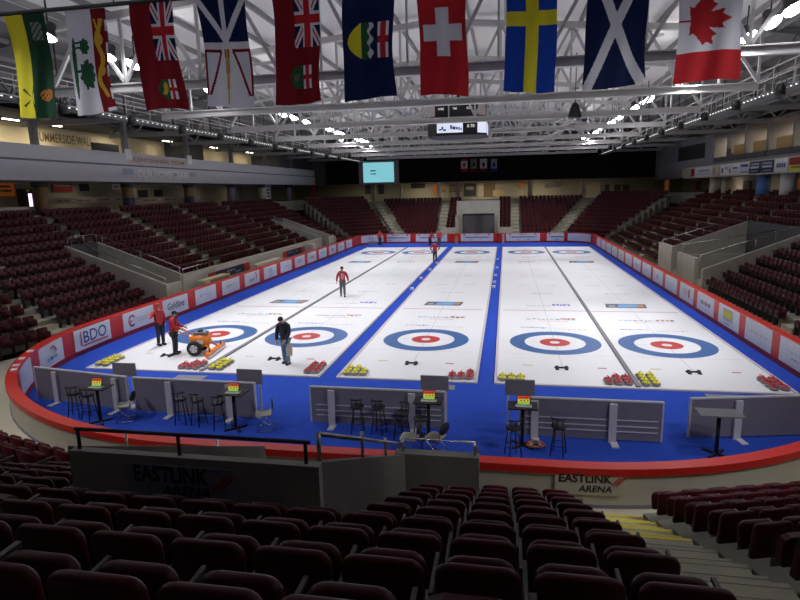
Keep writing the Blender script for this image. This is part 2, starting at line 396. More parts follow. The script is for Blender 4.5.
# ------------------------------------------------------------------ curling stones
def make_stone(col, nm):
    t = thing('curling_stone', '', 'curling stone')
    MB().lathe([(.055, 0), (.10, .008), (.135, .03), (.142, .055), (.142, .065), (.132, .092), (.10, .112), (.06, .117)], 'granite', 20).build('granite_body', t)
    b = MB(); b.lathe([(.122, .108), (.124, .120), (.10, .130), (.02, .134)], col, 18)
    b.tube([(-.055, 0, .128), (-.06, 0, .165), (-.03, 0, .182), (.06, 0, .180), (.085, 0, .176)], [.022, .018, .018, .019, .012], col, 8)
    b.build('handle', t)
    return t
ST = {'red': make_stone('stonered', 'r'), 'yellow': make_stone('stoneyellow', 'y')}
used = set()
groups = [('yellow', -11.88, -5.08, 2, 4, 1, 'at the corner beside the BDO boards', 8), ('red', -7.86, -5.08, 3, 3, -1, 'beside the divider behind the orange machine', 8), ('yellow', -7.24, -5.08, 2, 4, 1, 'beside the divider, machine side', 8),
          ('red', -3.26, -5.08, 2, 4, -1, 'at the sheet corner near the man in jeans', 8), ('yellow', -2.12, -5.1, 3, 3, 1, 'at the corner of the middle sheet', 8), ('red', 2.17, -5.1, 3, 3, -1, 'at the corner of the middle sheet', 7),
          ('yellow', 3.28, -5.1, 3, 3, 1, 'across the aisle from the middle sheet', 6), ('red', 7.27, -5.1, 3, 3, -1, 'beside the divider, tan-suite side', 8), ('yellow', 7.80, -5.1, 2, 4, 1, 'beside the divider, tan-suite side', 8), ('red', 11.82, -5.1, 2, 4, -1, 'at the outermost suite-side corner', 8)]
rs = random.Random(3)
for col, x, y, nx, ny, sg, where, cnt in groups:
    n = 0
    for j in range(ny):
        for i in range(nx):
            if n >= cnt: break
            n += 1
            px = x+sg*i*.295+rs.uniform(-.01, .01); py = y+j*.30+rs.uniform(-.015, .015); rz = PI/2+rs.uniform(-.6, .6)
            lab = '%s curling stone %s, %s row, %s across' % (col, where, nth(j+1), nth(i+1))
            if col not in used:
                used.add(col); t = ST[col]; t.location = (px, py, ZI); t.rotation_euler.z = rz; t['label'] = lab; t['group'] = '%s stones %s' % (col, where)
            else: dup(ST[col], (px, py, ZI), rz, lab, '%s stones %s' % (col, where))

# ------------------------------------------------------------------ seating bowl
PITCH = .843
SEATS = []      # (pos, rz, ref, row, idx)
class Sect:
    def __init__(s, O, U, V, z0, rise): s.O = Vector(O); s.U = Vector(U); s.V = Vector(V); s.z0 = z0; s.rise = rise
    def P(s, u, v, z): p = s.O+s.U*u+s.V*v; return (p.x, p.y, z)
    def cell(s, mb, u0, u1, v0, v1, z0, z1, m):
        q = [(u0, v0), (u1, v0), (u1, v1), (u0, v1)]
        a = [s.P(u, v, z0) for u, v in q]; b = [s.P(u, v, z1) for u, v in q]
        mb.hexa(a, b, m)
    def build(s, terr, seats, aisles, rows, ref, name='seating_terrace', nose='steptread', start=0):
        mb = MB()
        for k in rows:
            z = s.z0+s.rise*k
            for u0, u1 in terr(k): s.cell(mb, u0, u1, k*PITCH, (k+1)*PITCH+.02, 0 if k < 3 else z-1.3, z, 'concrete')
        structure(mb.build(name))
        for a in aisles:
            st = MB()
            for k in rows:
                r = a(k)
                if not r: continue
                u0, u1 = r; z = s.z0+s.rise*k
                s.cell(st, u0, u1, k*PITCH-.40, k*PITCH, z-s.rise-.01, z-s.rise/2, 'steptread')
                s.cell(st, u0, u1, k*PITCH, (k+1)*PITCH-.39, z-.05, z+.012, 'steptread')
                nm = nose if k < 4 else 'steptread'
                s.cell(st, u0, u1, k*PITCH-.408, k*PITCH-.36, z-s.rise/2-.05, z-s.rise/2+.006, nm)
                s.cell(st, u0, u1, k*PITCH-.012, k*PITCH+.05, z-.05, z+.018, nm)
            if st.v: structure(st.build('aisle_stairs'))
        rz = math.atan2(s.V.y, s.V.x)-PI/2
        for k in rows:
            z = s.z0+s.rise*k; i = 0
            for u0, u1 in seats(k):
                n = int((u1-u0+.02)/.51); off = (u1-u0-n*.51)/2
                for j in range(n):
                    i += 1; u = u0+off+.51*(j+.5)
                    SEATS.append((s.P(u, k*PITCH, z), rz, ref, k+1-start, i))
A16 = math.radians(16); c16, s16 = math.cos(A16), math.sin(A16)
nc = Sect((0, -13.65), (1, 0), (0, -1), .41, .40)
nc.build(lambda k: [(2.9, 5.82)] if k == 0 else ([(1.5, 5.82)] if k < 6 else [(-5.15, 5.82)]),
         lambda k: [] if k > 10 else ([(2.93, 4.46)] if k == 0 else ([(1.91, 4.46)] if k < 6 else [(-4.21, 4.46)])),
         [lambda k: (4.56, 5.82)], range(13), 'behind the parapet, counted towards the yellow-edged stairs', nose='yellownose')
ncl = Sect((0, -13.65), (1, 0), (0, -1), .41, .40)
ncl.build(lambda k: [(-5.15, -1.75)], lambda k: [(-4.25, -1.7)], [lambda k: (-5.1, -4.35)], range(6), 'between the dark sign wall and its aisle')
nr = Sect((5.63, -13.57), (c16, s16), (s16, -c16), .41, .40)
u0r = lambda k: (5.86-5.63-s16*PITCH*k)/c16
nr.build(lambda k: [(u0r(k), 8)], lambda k: [(u0r(k)-.16, u0r(k)-.16+.51*12)] if k < 10 else [], [], range(13), 'beyond the yellow-edged stairs, counted from them')
nl = Sect((-5.0, -13.6), (-c16, s16), (-s16, -c16), .41, .40)
u0l = lambda k: (.2-s16*PITCH*k)/c16
nl.build(lambda k: [(u0l(k), 8)], lambda k: [(u0l(k)+.05, u0l(k)+.05+.51*13)], [], range(8), 'past the dark sign wall by the curved boards')
# side with the grey balcony
ls = Sect((-14.6, 0), (0, 1), (-1, 0), .3, .42)
ls.build(lambda k: [(-3.5, 4.15)] if k < 7 else [(-3.5, 6.8)], lambda k: [(-2.25, 4.05)] if k < 7 else [(-2.25, 6.4)],
         [lambda k: (-3.45, -2.3)], range(12), 'above the BDO boards, counted towards the concrete entry')
ls.build(lambda k: [(6.75, 33)], lambda k: ([(7.0, 13.4), (14.4, 21.4), (22.4, 29.2), (30.2, 32.8)] if k >= 2 else []),
         [lambda k: (13.45, 14.35) if k >= 2 else None, lambda k: (21.45, 22.35) if k >= 2 else None, lambda k: (29.25, 30.15) if k >= 2 else None], range(1, 12), 'behind the banner wall, counted from the near entry', start=2)
ls.build(lambda k: [(36.0, 43.4)] if k < 7 else [(32.9, 43.4)], lambda k: [(36.2, 42.9)] if k < 7 else [(33.0, 42.9)], [], range(12), 'past the banner wall and far entry, balcony side')
lc = Sect((-14.75, -3.6), (-.30, -.954), (-.954, .30), .3, .42)
lc.build(lambda k: [(-.2*k, 4.2)], lambda k: [(.05, 3.6)], [], range(9), 'at the rink corner below the grey balcony')
# side with the tan suites
rs_ = Sect((14.2, 0), (0, 1), (1, 0), .35, .42)
rs_.build(lambda k: [(-7, 11.6)] if k < 7 else [(-7, 20.7)], lambda k: [(-5, 1.0), (2.0, 11.4)] if k < 7 else [(-5, 1.0), (2.0, 11.4), (12.3, 20.4)],
          [lambda k: (1.05, 1.95), lambda k: (11.45, 12.25) if k >= 7 else None], range(12), 'below the tan suites, counted from the frame edge')
rs_.build(lambda k: [(20.7, 43.4)], lambda k: ([(21.0, 27.4), (28.4, 35.0), (36.0, 42.8)] if k >= 1 else [(22.8, 27.4), (28.4, 35.0), (36.0, 42.8)]),
          [lambda k: (27.45, 28.35), lambda k: (35.05, 35.95)], range(12), 'beyond the side entry below the tan suites')
# far end and its two corners
fs_ = Sect((0, 47.2), (1, 0), (0, 1), .3, .42)
fw_ = lambda k: .55*PITCH*k
fs_.build(lambda k: [(-9.9-fw_(k), -2.5), (2.3, 9.4+fw_(k))], lambda k: [(-9.0-fw_(k), -5.25), (-4.15, -2.62), (2.42, 3.95), (5.05, 8.6+fw_(k))],
          [lambda k: (-5.2, -4.2), lambda k: (4.0, 5.0), lambda k: (-9.85-fw_(k), -9.05-fw_(k)), lambda k: (8.65+fw_(k), 9.4+fw_(k))], range(11), 'in the far end stand', nose='steptread')
fl = Sect((-14.5, 43.3), (.756, .655), (-.655, .756), .3, .42)
fl.build(lambda k: [(-.25*k*PITCH, 5.9+.12*k*PITCH)], lambda k: [(-.25*k*PITCH, 5.6+.12*k*PITCH)], [], range(12), 'in the far corner, balcony side')
fr = Sect((13.9, 43.3), (-.756, .655), (.655, .756), .3, .42)
fr.build(lambda k: [(-.25*k*PITCH, 5.9+.12*k*PITCH)], lambda k: [(-.25*k*PITCH, 5.6+.12*k*PITCH)], [], range(12), 'in the far corner, suite side')
# concourse slabs behind the last rows
structure(MB().box(-30, -24.6, -36, 66, 4.0, 5.34, 'concrete').build('floor_concourse'))
structure(MB().box(24.2, 28, -36, 66, 4.0, 5.39, 'concrete').build('floor_concourse'))
structure(MB().box(-24.6, 24.2, 56.45, 66, 3.6, 4.92, 'concrete').build('floor_concourse'))

# ------------------------------------------------------------------ concrete entries, parapets, railings
def slopewall(name, x0, x1, ya, za, yb, zb, zbot, lab, axis='y'):
    mb = MB()
    if axis == 'y': mb.prism([(ya, zbot), (yb, zbot), (yb, zb), (ya, za)], x0, x1, 'concreteshade', 'x')
    else: mb.prism([(ya, zbot), (yb, zbot), (yb, zb), (ya, za)], x0, x1, 'concretewall', 'y')
    return structure(mb.build(name))
def rail(pts, posts, lab, m='darksteel', r=.028, drop=.45):
    t = thing('handrail', lab, 'handrail', pts[0])
    o = Vector(pts[0])
    MB().tube([Vector(p)-o for p in pts], r, m).build('top_bar', t)
    for p in posts:
        MB().tube([Vector(p)-o, Vector(p)-o-Vector((0, 0, drop))], r*.9, m).build('post', t)
    return t
# near entry: dark sign wall, its side walls and the small parapet
sw = structure(MB().box(-1.33, 1.5, -18.68, -18.58, .3, 3.64, 'concretewall').build('wall_entry_back'))
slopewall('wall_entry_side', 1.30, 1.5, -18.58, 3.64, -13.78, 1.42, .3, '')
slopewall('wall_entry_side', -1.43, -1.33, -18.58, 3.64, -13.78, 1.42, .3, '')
structure(MB().box(1.30, 2.88, -13.85, -13.62, .3, 1.47, 'concreteshade').build('wall_parapet'))
sg = thing('arena_sign', 'EASTLINK ARENA sign in black letters on the dark concrete wall above the seats', 'sign', (-.02, -18.69, 3.25))
S0 = Vector((-.02, -18.69, 3.25))
MB().box(-.62, .60, -.012, 0, -.30, .30, 'inkgrey').build('sign_plate', sg)
lettering('EASTLINK', .86, .19, 'ink', (-.10, -.018, .205), (1, 0, 0), (0, 0, 1), sg, bold=.03)
lettering('ARENA', .56, .12, 'ink', (.06, -.018, .03), (1, 0, 0), (0, 0, 1), sg, bold=.02, shear=.15)
mb = MB()
for i in range(3): mb.beam((.36+i*.05, -.02, .05), (.50+i*.05, -.02, .22), .004, .022, 'inkred')
mb.build('swoosh', sg)
rail([(-1.27, -18.62, 3.87), (1.4, -18.62, 3.87)], [(-1.24, -18.62, 3.87), (-.05, -18.62, 3.87), (1.35, -18.62, 3.87)], 'dark handrail along the top of the sign wall', r=.022, drop=.24)
rail([(1.38, -18.3, 3.82), (1.38, -14.0, 1.74), (1.38, -13.75, 1.62)], [(1.38, -18.3, 3.82), (1.38, -16.5, 3.06), (1.38, -15., 2.3)], 'grey handrail sloping down beside the sign wall', 'chrome', drop=.42)
rail([(1.36, -13.72, 1.52), (1.44, -13.72, 1.72), (2.8, -13.72, 1.72), (2.86, -13.72, 1.52)], [(1.44, -13.72, 1.72), (2.8, -13.72, 1.72)], 'grey handrail on the small concrete parapet', 'chrome', drop=.28)
rail([(-4.6, -13.5, 1.42), (-2.45, -13.5, 1.42)], [(-4.6, -13.5, 1.42), (-2.5, -13.5, 1.42)], 'low steel handrail outside the boards behind the second bench', 'chrome', drop=1.1)
# entries along the balcony side
slopewall('wall_entry_side', 4.08, 4.30, -14.62, 1.62, -20.6, 3.75, .3, '', 'x')
slopewall('wall_entry_side', 6.6, 6.8, -15.3, 1.85, -20.6, 3.75, .3, '', 'x')
structure(MB().box(-15.05, -14.85, 4.3, 5.9, .3, 1.55, 'concretewall').build('wall_entry_front'))
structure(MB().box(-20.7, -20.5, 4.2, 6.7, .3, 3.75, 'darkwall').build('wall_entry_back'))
structure(MB().box(-15.45, -15.2, 6.7, 33, .3, 1.78, 'concretewall').build('wall_banner'))
slopewall('wall_entry_side', 32.9, 33.1, -15.2, 1.8, -20.6, 3.75, .3, '', 'x')
slopewall('wall_entry_side', 35.9, 36.1, -14.62, 1.62, -20.6, 3.75, .3, '', 'x')
structure(MB().box(-15.0, -14.8, 34.2, 36.2, .3, 1.75, 'concretewall').build('wall_entry_front'))
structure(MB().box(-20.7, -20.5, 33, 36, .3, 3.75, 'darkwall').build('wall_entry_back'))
rail([(-14.7, 4.2, 1.95), (-20.3, 4.2, 4.1)], [(-14.8, 4.2, 2.0), (-17.5, 4.2, 3.05), (-20.2, 4.2, 4.08)], 'grey handrail sloping up the near side of the entry by the BDO boards', 'chrome')
rail([(-15.3, 6.7, 2.2), (-20.3, 6.7, 4.1)], [(-15.4, 6.7, 2.22), (-17.8, 6.7, 3.17), (-20.2, 6.7, 4.08)], 'grey handrail sloping up the far side of the entry by the BDO boards', 'chrome')
rail([(-20.5, 4.3, 4.2), (-20.5, 6.6, 4.2)], [(-20.5, 4.3, 4.2), (-20.5, 5.5, 4.2), (-20.5, 6.6, 4.2)], 'grey handrail across the top of the entry by the BDO boards', 'chrome')
rail([(-15.3, 6.9, 2.1), (-15.3, 10.2, 2.1)], [(-15.3, 6.9, 2.1), (-15.3, 8.5, 2.1), (-15.3, 10.1, 2.1)], 'short grey handrail on the near end of the banner wall', 'chrome', drop=.35)
rail([(-15.3, 32.9, 2.2), (-20.3, 32.9, 4.1)], [(-15.4, 32.9, 2.22), (-20.2, 32.9, 4.08)], 'grey handrail at the far entry on the balcony side', 'chrome')
# banners on that wall
for y0, y1, lab in ((9.6, 15.6, 'dark maroon banner with pale lettering, nearer one on the concrete side wall'), (22.2, 27.6, 'dark maroon banner with pale lettering, farther one on the concrete side wall')):
    t = thing('wall_banner', lab, 'banner', (-15.19, (y0+y1)/2, 1.15)); w = (y1-y0)/2
    MB().box(-.0, .02, -w, w, -.26, .28, 'navyad').build('cloth', t)
    mb = MB(); rr = random.Random(int(y0))
    MB().box(.02, .026, -w, -w+.9, -.26, .28, 'inkred').build('end_patch', t); MB().box(.02, .026, w-.9, w, -.26, .28, 'inkred').build('end_patch', t)
    strokes(mb, (.02, 0, 0), (0, 1, 0), (0, 0, 1), [(-w+1.4+i*.42, rr.choice((.08, -.1)), .32, .09, 'inkgrey') for i in range(int((2*w-2.6)/.42))])
    mb.build('print', t)
    MB().box(0, .015, -w+.8, w-.6, .30, .50, 'pinkad').build('upper_strip', t)
# yellow topped barrier box on the walkway
t = thing('barrier_box', 'pale barrier box with a yellow top edge behind the boards', 'barrier', (-14.5, 9.0, .3))
MB().box(-.25, .25, -1.6, 1.6, 0, 1.02, 'boardcream').build('body', t); MB().box(.22, .27, -1.62, 1.62, 1.0, 1.06, 'yellowad').build('top_edge', t)
MB().box(.25, .26, -.9, 1.5, .1, .95, 'greywall').build('opening', t)
tag(MB().box(-14.75, -14.3, 15.0, 19.5, .3, 1.3, 'boardcream').build('storage_bench'), 'long pale bench box behind the boards below the wall banners', 'bench')
tag(MB().box(-14.75, -14.35, 27.6, 28.6, .3, 1.55, 'concretewall').build('utility_box'), 'small grey box standing behind the boards before the far entry', 'box')
# suite-side entry
structure(MB().box(14.2, 14.4, 12.1, 15.7, .3, 2.1, 'concretewall').build('wall_entry_front'))
structure(MB().box(14.2, 14.4, 17.0, 20.3, .3, 2.3, 'concretewall').build('wall_entry_front'))
slopewall('wall_entry_side', 11.6, 11.8, 14.5, 1.5, 20.2, 3.75, .3, '', 'x')
slopewall('wall_entry_side', 20.5, 20.7, 14.5, 1.7, 20.2, 3.75, .3, '', 'x')
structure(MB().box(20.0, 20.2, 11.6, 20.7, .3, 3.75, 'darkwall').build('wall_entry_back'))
structure(MB().box(14.6, 20.0, 15.9, 16.1, .3, 1.9, 'concretewall').build('wall_entry_middle'))
rail([(14.3, 11.7, 2.3), (20.1, 11.7, 4.2)], [(14.4, 11.7, 2.33), (17.2, 11.7, 3.25), (20, 11.7, 4.17)], 'grey handrail climbing the near side of the suite-side entry', 'chrome')
rail([(14.5, 16, 2.5), (20.1, 16, 3.4)], [(14.6, 16, 2.5), (17.3, 16, 2.95), (20, 16, 3.38)], 'grey handrail on the middle wall of the suite-side entry', 'chrome', drop=.6)
rail([(14.5, 20.6, 2.4), (20.1, 20.6, 4.2)], [(14.5, 20.6, 2.4), (17.2, 20.6, 3.25), (20, 20.6, 4.17)], 'grey handrail climbing the far side of the suite-side entry', 'chrome')
# far tunnel portal
mb = MB(); y0, y1 = 49.6, 50.0
mb.box(-2.75, -2.05, y0, y1, 0, 4.9, 'concretewall'); mb.box(1.95, 2.6, y0, y1, 0, 4.9, 'concretewall'); mb.box(-2.05, 1.95, y0, y1, 3.3, 4.9, 'concretewall')
mb.box(-2.75, -2.55, 47.3, 49.6, 0, 3.2, 'concretewall'); mb.box(2.4, 2.6, 47.3, 49.6, 0, 3.2, 'concretewall')
structure(mb.build('wall_tunnel'))
structure(MB().box(-2.1, 2.0, 53, 53.2, 0, 3.4, 'darkwall').build('wall_tunnel_back'))
for i in range(5): pass
t = thing('roll_door', 'dark grey roll door closing the far tunnel below the stand', 'door', (0, 51.2, 0))
mb = MB(); mb.box(-2.05, 1.95, -.03, .03, .0, 3.3, 'greywall'); mb.build('curtain', t)
MB().box(-2.05, 1.95, -.08, .08, 3.0, 3.3, 'darksteel').build('head_box', t)
for s, nm in ((-1, 'machine side'), (1, 'tan-suite side')):
    x = -.08+s*3.4
    structure(MB().box(x-.85, x+.85, 46.9, 47.15, .3, 1.75, 'concretewall').build('wall_far_parapet'))

# ------------------------------------------------------------------ upper levels
# grey balcony
structure(MB().box(-30, -24.0, -12, 60, 7.42, 7.62, 'greywall').build('floor_balcony'))
bal = thing('balcony_fascia', 'long grey balcony front running the whole side above the concourse', 'balcony', (-24, 24, 7.4))
MB().box(-.1, .1, -36, 36, 0, 1.12, 'fascia').build('lower_band', bal); MB().box(-.14, .12, -36, 36, 1.12, 1.24, 'fasciadark').build('seam_rail', bal)
MB().box(-.18, .06, -36, 36, 1.24, 2.06, 'fascia').build('upper_band', bal)
structure(MB().box(-28.4, -28.2, -12, 60, 7.6, 11.6, 'cream').build('wall_balcony'))
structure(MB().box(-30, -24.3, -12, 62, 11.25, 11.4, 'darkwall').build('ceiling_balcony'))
for i, y in enumerate((-2.2, 7.0, 15.4, 23.8, 32.2, 40.6, 49.0)):
    o = MB().box(-24.32, -23.98, y-.17, y+.17, 8.6 if i else 8.6, 12.2, 'greywall').build('balcony_column'); structure(o)
for i, (y0, y1) in enumerate(((-2, 6.1), (24, 30.8), (31.2, 39))):
    pass
structure(MB().box(-28.2, -24.4, 27.0, 27.2, 7.6, 11.3, 'darkwall').build('wall_balcony_partition'))
structure(MB().box(-28.2, -24.4, 46.0, 60, 7.6, 11.3, 'darkwall').build('wall_balcony_partition'))
tag(MB().box(-27.0, -26.8, 15.5, 18.4, 9.3, 10.35, 'black').build('wall_monitor'), 'long black display board on the balcony below the cream wall lettering', 'display board')
def plane_pt(px, py, ax, val):
    d = fw+rt*((px-400)/FPX)+upv*((300-py)/FPX); t = (val-CAM[ax])/d[ax]; return CAM+d*t
a = plane_pt(36, 138, 0, -28.18); b = plane_pt(92, 138, 0, -28.18)
w1 = thing('wall_lettering', 'SUMMERSIDE WALL in brown capitals on the cream upper wall', 'sign', (-28.18, (a.y+b.y)/2, (a.z+b.z)/2-.1))
lettering('SUMMERSIDE WALL', b.y-a.y, .62, 'inkbrown', (0, 0, 0), (0, 1, 0), (0, 0, 1), w1, bold=.012)
a = plane_pt(138, 176, 0, -23.88); b = plane_pt(188, 177, 0, -23.88)
w2 = thing('fascia_lettering', 'OUR HOME TEAM in pale capitals on the lower grey balcony band', 'sign', (-23.88, (a.y+b.y)/2, 8.02))
lettering('OUR HOME TEAM', b.y-a.y, .60, 'inkwhite', (0, 0, 0), (0, 1, 0), (0, 0, 1), w2, bold=.045)
MB().box(-.01, 0, -(b.y-a.y)/2-1.7, -(b.y-a.y)/2-.5, -.1, .35, 'inkgrey').build('emblem', w2); MB().box(-.01, 0, (b.y-a.y)/2+.4, (b.y-a.y)/2+1.3, -.1, .3, 'inkgrey').build('emblem', w2)
a = plane_pt(130, 163, 0, -23.9); b = plane_pt(187, 166, 0, -23.9)
w3 = thing('fascia_banner', 'pale strip banner with small dark lettering above OUR HOME TEAM', 'sign', (-23.92, (a.y+b.y)/2, 9.0))
MB().box(-.02, .0, -(b.y-a.y)/2, (b.y-a.y)/2, -.24, .30, 'pinkad').build('strip', w3)
lettering('CENTENNIAL TEAM', (b.y-a.y)*.9, .28, 'inkbrown', (0.004, 0, .03), (0, 1, 0), (0, 0, 1), w3, bold=.01)
for y, nm in ((15.4, 'nearer'), (23.8, 'farther')):
    tag(MB().box(-23.96, -23.88, y-.35, y+.35, 9.0, 9.75, 'inkwhite').build('column_plaque'), 'small white plaque on the balcony column, %s end of the strip banner' % nm, 'plaque')
# lit tubes below the upper ceilings
TUBES = []
for i, y in enumerate((3.5, 8.2, 11.6, 18.5, 25.0, 28.6, 33.5, 37.0, 42.0, 43.6)):
    TUBES.append((-26.6, y, 11.16, 'over the grey balcony'))
def tube_light(x, y, z, lab, L=.9):
    t = thing('strip_light', lab, 'lamp', (x, y, z))
    MB().box(-.12, .12, -L/2-.05, L/2+.05, .0, .09, 'greywall').build('housing', t)
    MB().box(-.10, .10, -L/2, L/2, -.05, .0, 'tube').build('diffuser', t)
for i, (x, y, z, w) in enumerate(TUBES): tube_light(x, y, z, 'lit strip light %s, %s along from the near end' % (w, nth(i+1)), 1.3)
# concourse below the balcony
for i, (y, m, nm) in enumerate(((8.0, 'brown', 'brown wrapped'), (25.2, 'brown', 'tan wrapped'), (16.5, 'brown', 'brown topped'), (33.5, 'greywall', 'grey'), (41.5, 'boardcream', 'cream'), (50.0, 'greypanel', 'pale grey'))):
    pts = [(.42, 0), (.42, 1.5), (.46, 1.52), (.46, 2.08)]
    mb = MB(); mb.lathe([(.40, 0), (.40, 1.98)], m, 14); mb.lathe([(.46, 1.70), (.46, 2.0)], 'darkwall', 14)
    if i in (1, 2): mb.lathe([(.43, 0), (.43, .9)], 'navyad', 14)
    o = mb.build('column_concourse', None, (-25.1, y, 5.34)); structure(o)
def wallsign(name, cat, lab, px0, px1, py0, py1, ax, val, m, sgn=1, depth=.06, extra=None):
    a = plane_pt(px0, py0, ax, val); b = plane_pt(px1, py1, ax, val)
    c = (a+b)/2; c[ax] = val
    t = thing(name, lab, cat, c)
    mb = MB()
    if ax == 0:
        w = abs(a.y-b.y)/2; h = abs(a.z-b.z)/2; mb.box(0, sgn*depth, -w, w, -h, h, m)
        mb.build('face', t)
        if extra:
            e = MB(); strokes(e, (sgn*depth, 0, 0), (0, sgn, 0), (0, 0, 1), [(x*w, y*h, ww*w, hh*h, mm) for x, y, ww, hh, mm in extra]); e.build('print', t)
    else:
        w = abs(a.x-b.x)/2; h = abs(a.z-b.z)/2; mb.box(-w, w, -depth, 0, -h, h, m); mb.build('face', t)
        if extra:
            e = MB(); strokes(e, (0, -depth, 0), (1, 0, 0), (0, 0, 1), [(x*w, y*h, ww*w, hh*h, mm) for x, y, ww, hh, mm in extra]); e.build('print', t)
    return t
W = -29.9
wallsign('concourse_sign', 'sign', 'orange sign board glowing on the concourse wall under the balcony', -12, 15, 181, 196, 0, W, 'orangesign', extra=[(0, .3, 1.2, .25, 'inkbrown'), (0, -.3, 1.4, .25, 'inkbrown')])
wallsign('vending_machine', 'vending machine', 'vending machine with a white and pink lit front on the concourse', 16, 29, 189, 212, 0, -29.1, 'black', depth=.5, extra=[(.35, -.15, .75, 1.5, 'pinkglow'), (0, .86, .8, .2, 'yellowad')])
wallsign('concourse_sign', 'sign', 'red rounded sign on the concourse wall under the balcony', 52, 72, 184, 192, 0, W, 'redsign', extra=[(0, .6, 1.8, .3, 'inkwhite')])
wallsign('wall_monitor', 'screen', 'black screen on the concourse wall beside the red sign', 79, 89, 181, 191, 0, W, 'black')
wallsign('concourse_sign', 'sign', 'small white emblem on the concourse wall beside the second brown column', 111, 120, 183, 190, 0, W, 'inkwhite', extra=[(0, 0, 1, .5, 'inkbrown')])
wallsign('wall_monitor', 'screen', 'black screen on the concourse wall, first of the pair past the brown columns', 138, 148, 190, 201, 0, W, 'black')
wallsign('wall_monitor', 'screen', 'black screen on the concourse wall, second of the pair past the brown columns', 154, 163, 190, 201, 0, W, 'black')
wallsign('concourse_counter', 'counter', 'white concession counter front with maroon patches under the orange sign', -10, 33, 208, 219, 0, -26.2, 'pinkad', depth=.5, extra=[(-.5, 0, .2, .7, 'navyad'), (-.1, 0, .2, .7, 'navyad'), (.3, 0, .2, .7, 'navyad'), (.7, 0, .2, .7, 'navyad')])
wallsign('advertising_strip', 'sign', 'pale advertising strip on the concourse wall behind the top seats', 46, 121, 198, 202, 0, -28.5, 'pinkad', extra=[(-.9+.18*i, 0, .13, .35, 'inkbrown' if i % 3 else 'inkwhite') for i in range(11)])
wallsign('advertising_strip', 'sign', 'second pale advertising strip on the concourse wall past the brown columns', 134, 200, 197.5, 201, 0, -28.5, 'pinkad', extra=[(-.9+.2*i, 0, .14, .35, 'inkbrown' if i % 3 else 'inkwhite') for i in range(10)])
wallsign('concourse_sign', 'sign', 'tall white sign with dark lines on the far concourse column', 265, 271, 184, 202, 0, -25.9, 'inkwhite', extra=[(0, .7-.35*i, 1.4, .14, 'ink') for i in range(5)])
wallsign('fire_cabinet', 'cabinet', 'narrow red cabinet at the far end of the balcony concourse', 312, 316, 184, 198, 1, 57.75, 'redsign')
wallsign('concourse_door', 'door', 'dark double doors on the concourse wall past the screens', 230, 243, 185, 203, 0, W, 'greywall')

# suite side
structure(MB().box(22.8, 28, -12, 46, 7.0, 7.2, 'greywall').build('floor_suites'))
sf = thing('suite_fascia', 'pale band below the tan suites carrying advertising panels', 'balcony', (22.7, 18, 6.95))
MB().box(0, .1, -30, 28, 0, 1.12, 'boardcream').build('band', sf); MB().box(-.05, .18, -30, 28, 1.12, 1.32, 'fasciadark').build('ledge', sf)
structure(MB().box(27.0, 27.2, -12, 60, 7.2, 11.6, 'cream').build('wall_suites')); structure(MB().box(23.2, 27, -12, 37.5, 7.2, 7.9, 'greywall').build('floor_suite_platform'))
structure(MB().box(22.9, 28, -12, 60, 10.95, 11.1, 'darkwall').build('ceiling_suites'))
structure(MB().box(22.9, 23.0, -12, 37.5, 8.27, 8.75, 'darkwall').build('wall_suite_parapet'))
for i, y in enumerate((-4, 1.5, 7, 12.2, 17.2, 21.8, 26.0, 30.2, 34.2, 37.6)):
    structure(MB().box(22.9, 27, y-.12, y+.12, 7.2, 11.0, 'greywall').build('wall_suite_partition'))
    if 0 < i < 8:
        t = thing('suite_sofa', 'tan upholstered seat in the suite row, %s from the near end' % nth(i), 'sofa', (23.9, y+2.3, 7.9), 0, 'tan seats in the suites')
        MB().box(-.4, .5, -1.25, 1.25, .0, .75, 'tan').build('seat', t); MB().box(-.55, -.4, -1.35, 1.35, .0, 1.75, 'tan').build('backrest', t)
        for s in (-1, 1): MB().box(-.5, .5, s*1.35-.11, s*1.35+.11, 0, 1.2, 'tan').build('armrest', t)
        wn = tag(MB().box(26.9, 26.99, y+2.0, y+3.5, 9.3, 10.7, 'black').build('suite_monitor'), 'black screen high on the suite wall, %s suite from the near end' % nth(i), 'screen', 'screens in the suites')
        tube_light(25.2, y+2.2, 10.86, 'lit strip light in the suite row, %s suite from the near end' % nth(i), .8)
structure(MB().box(22.85, 23.1, 37.6, 60, 7.0, 11.0, 'greywall').build('wall_suite_end'))
tag(MB().box(22.80, 22.86, 40, 49, 8.9, 10.4, 'black').build('dark_window'), 'long dark window in the grey wall past the last suite', 'window')
pan = [(682, 690, 'creamdim', 'plain cream'), (690, 712, 'panelwhite', 'white with red patch'), (713, 719, 'boardcream', 'cream with red stripe'), (720, 731, 'panelwhite', 'white with dark figures'), (731, 739, 'panelwhite', 'white with small blue print'),
       (739.5, 748.5, 'panelwhite', 'white with blue bars'), (749, 760, 'navyad', 'navy with pale lines, narrower'), (760.5, 773, 'navyad', 'navy with pale lines, wider'), (774, 787, 'panelwhite', 'white with blue lettering'), (788, 801, 'yellowad', 'maroon over yellow'), (802, 830, 'panelwhite', 'white with dark mountain shape')]
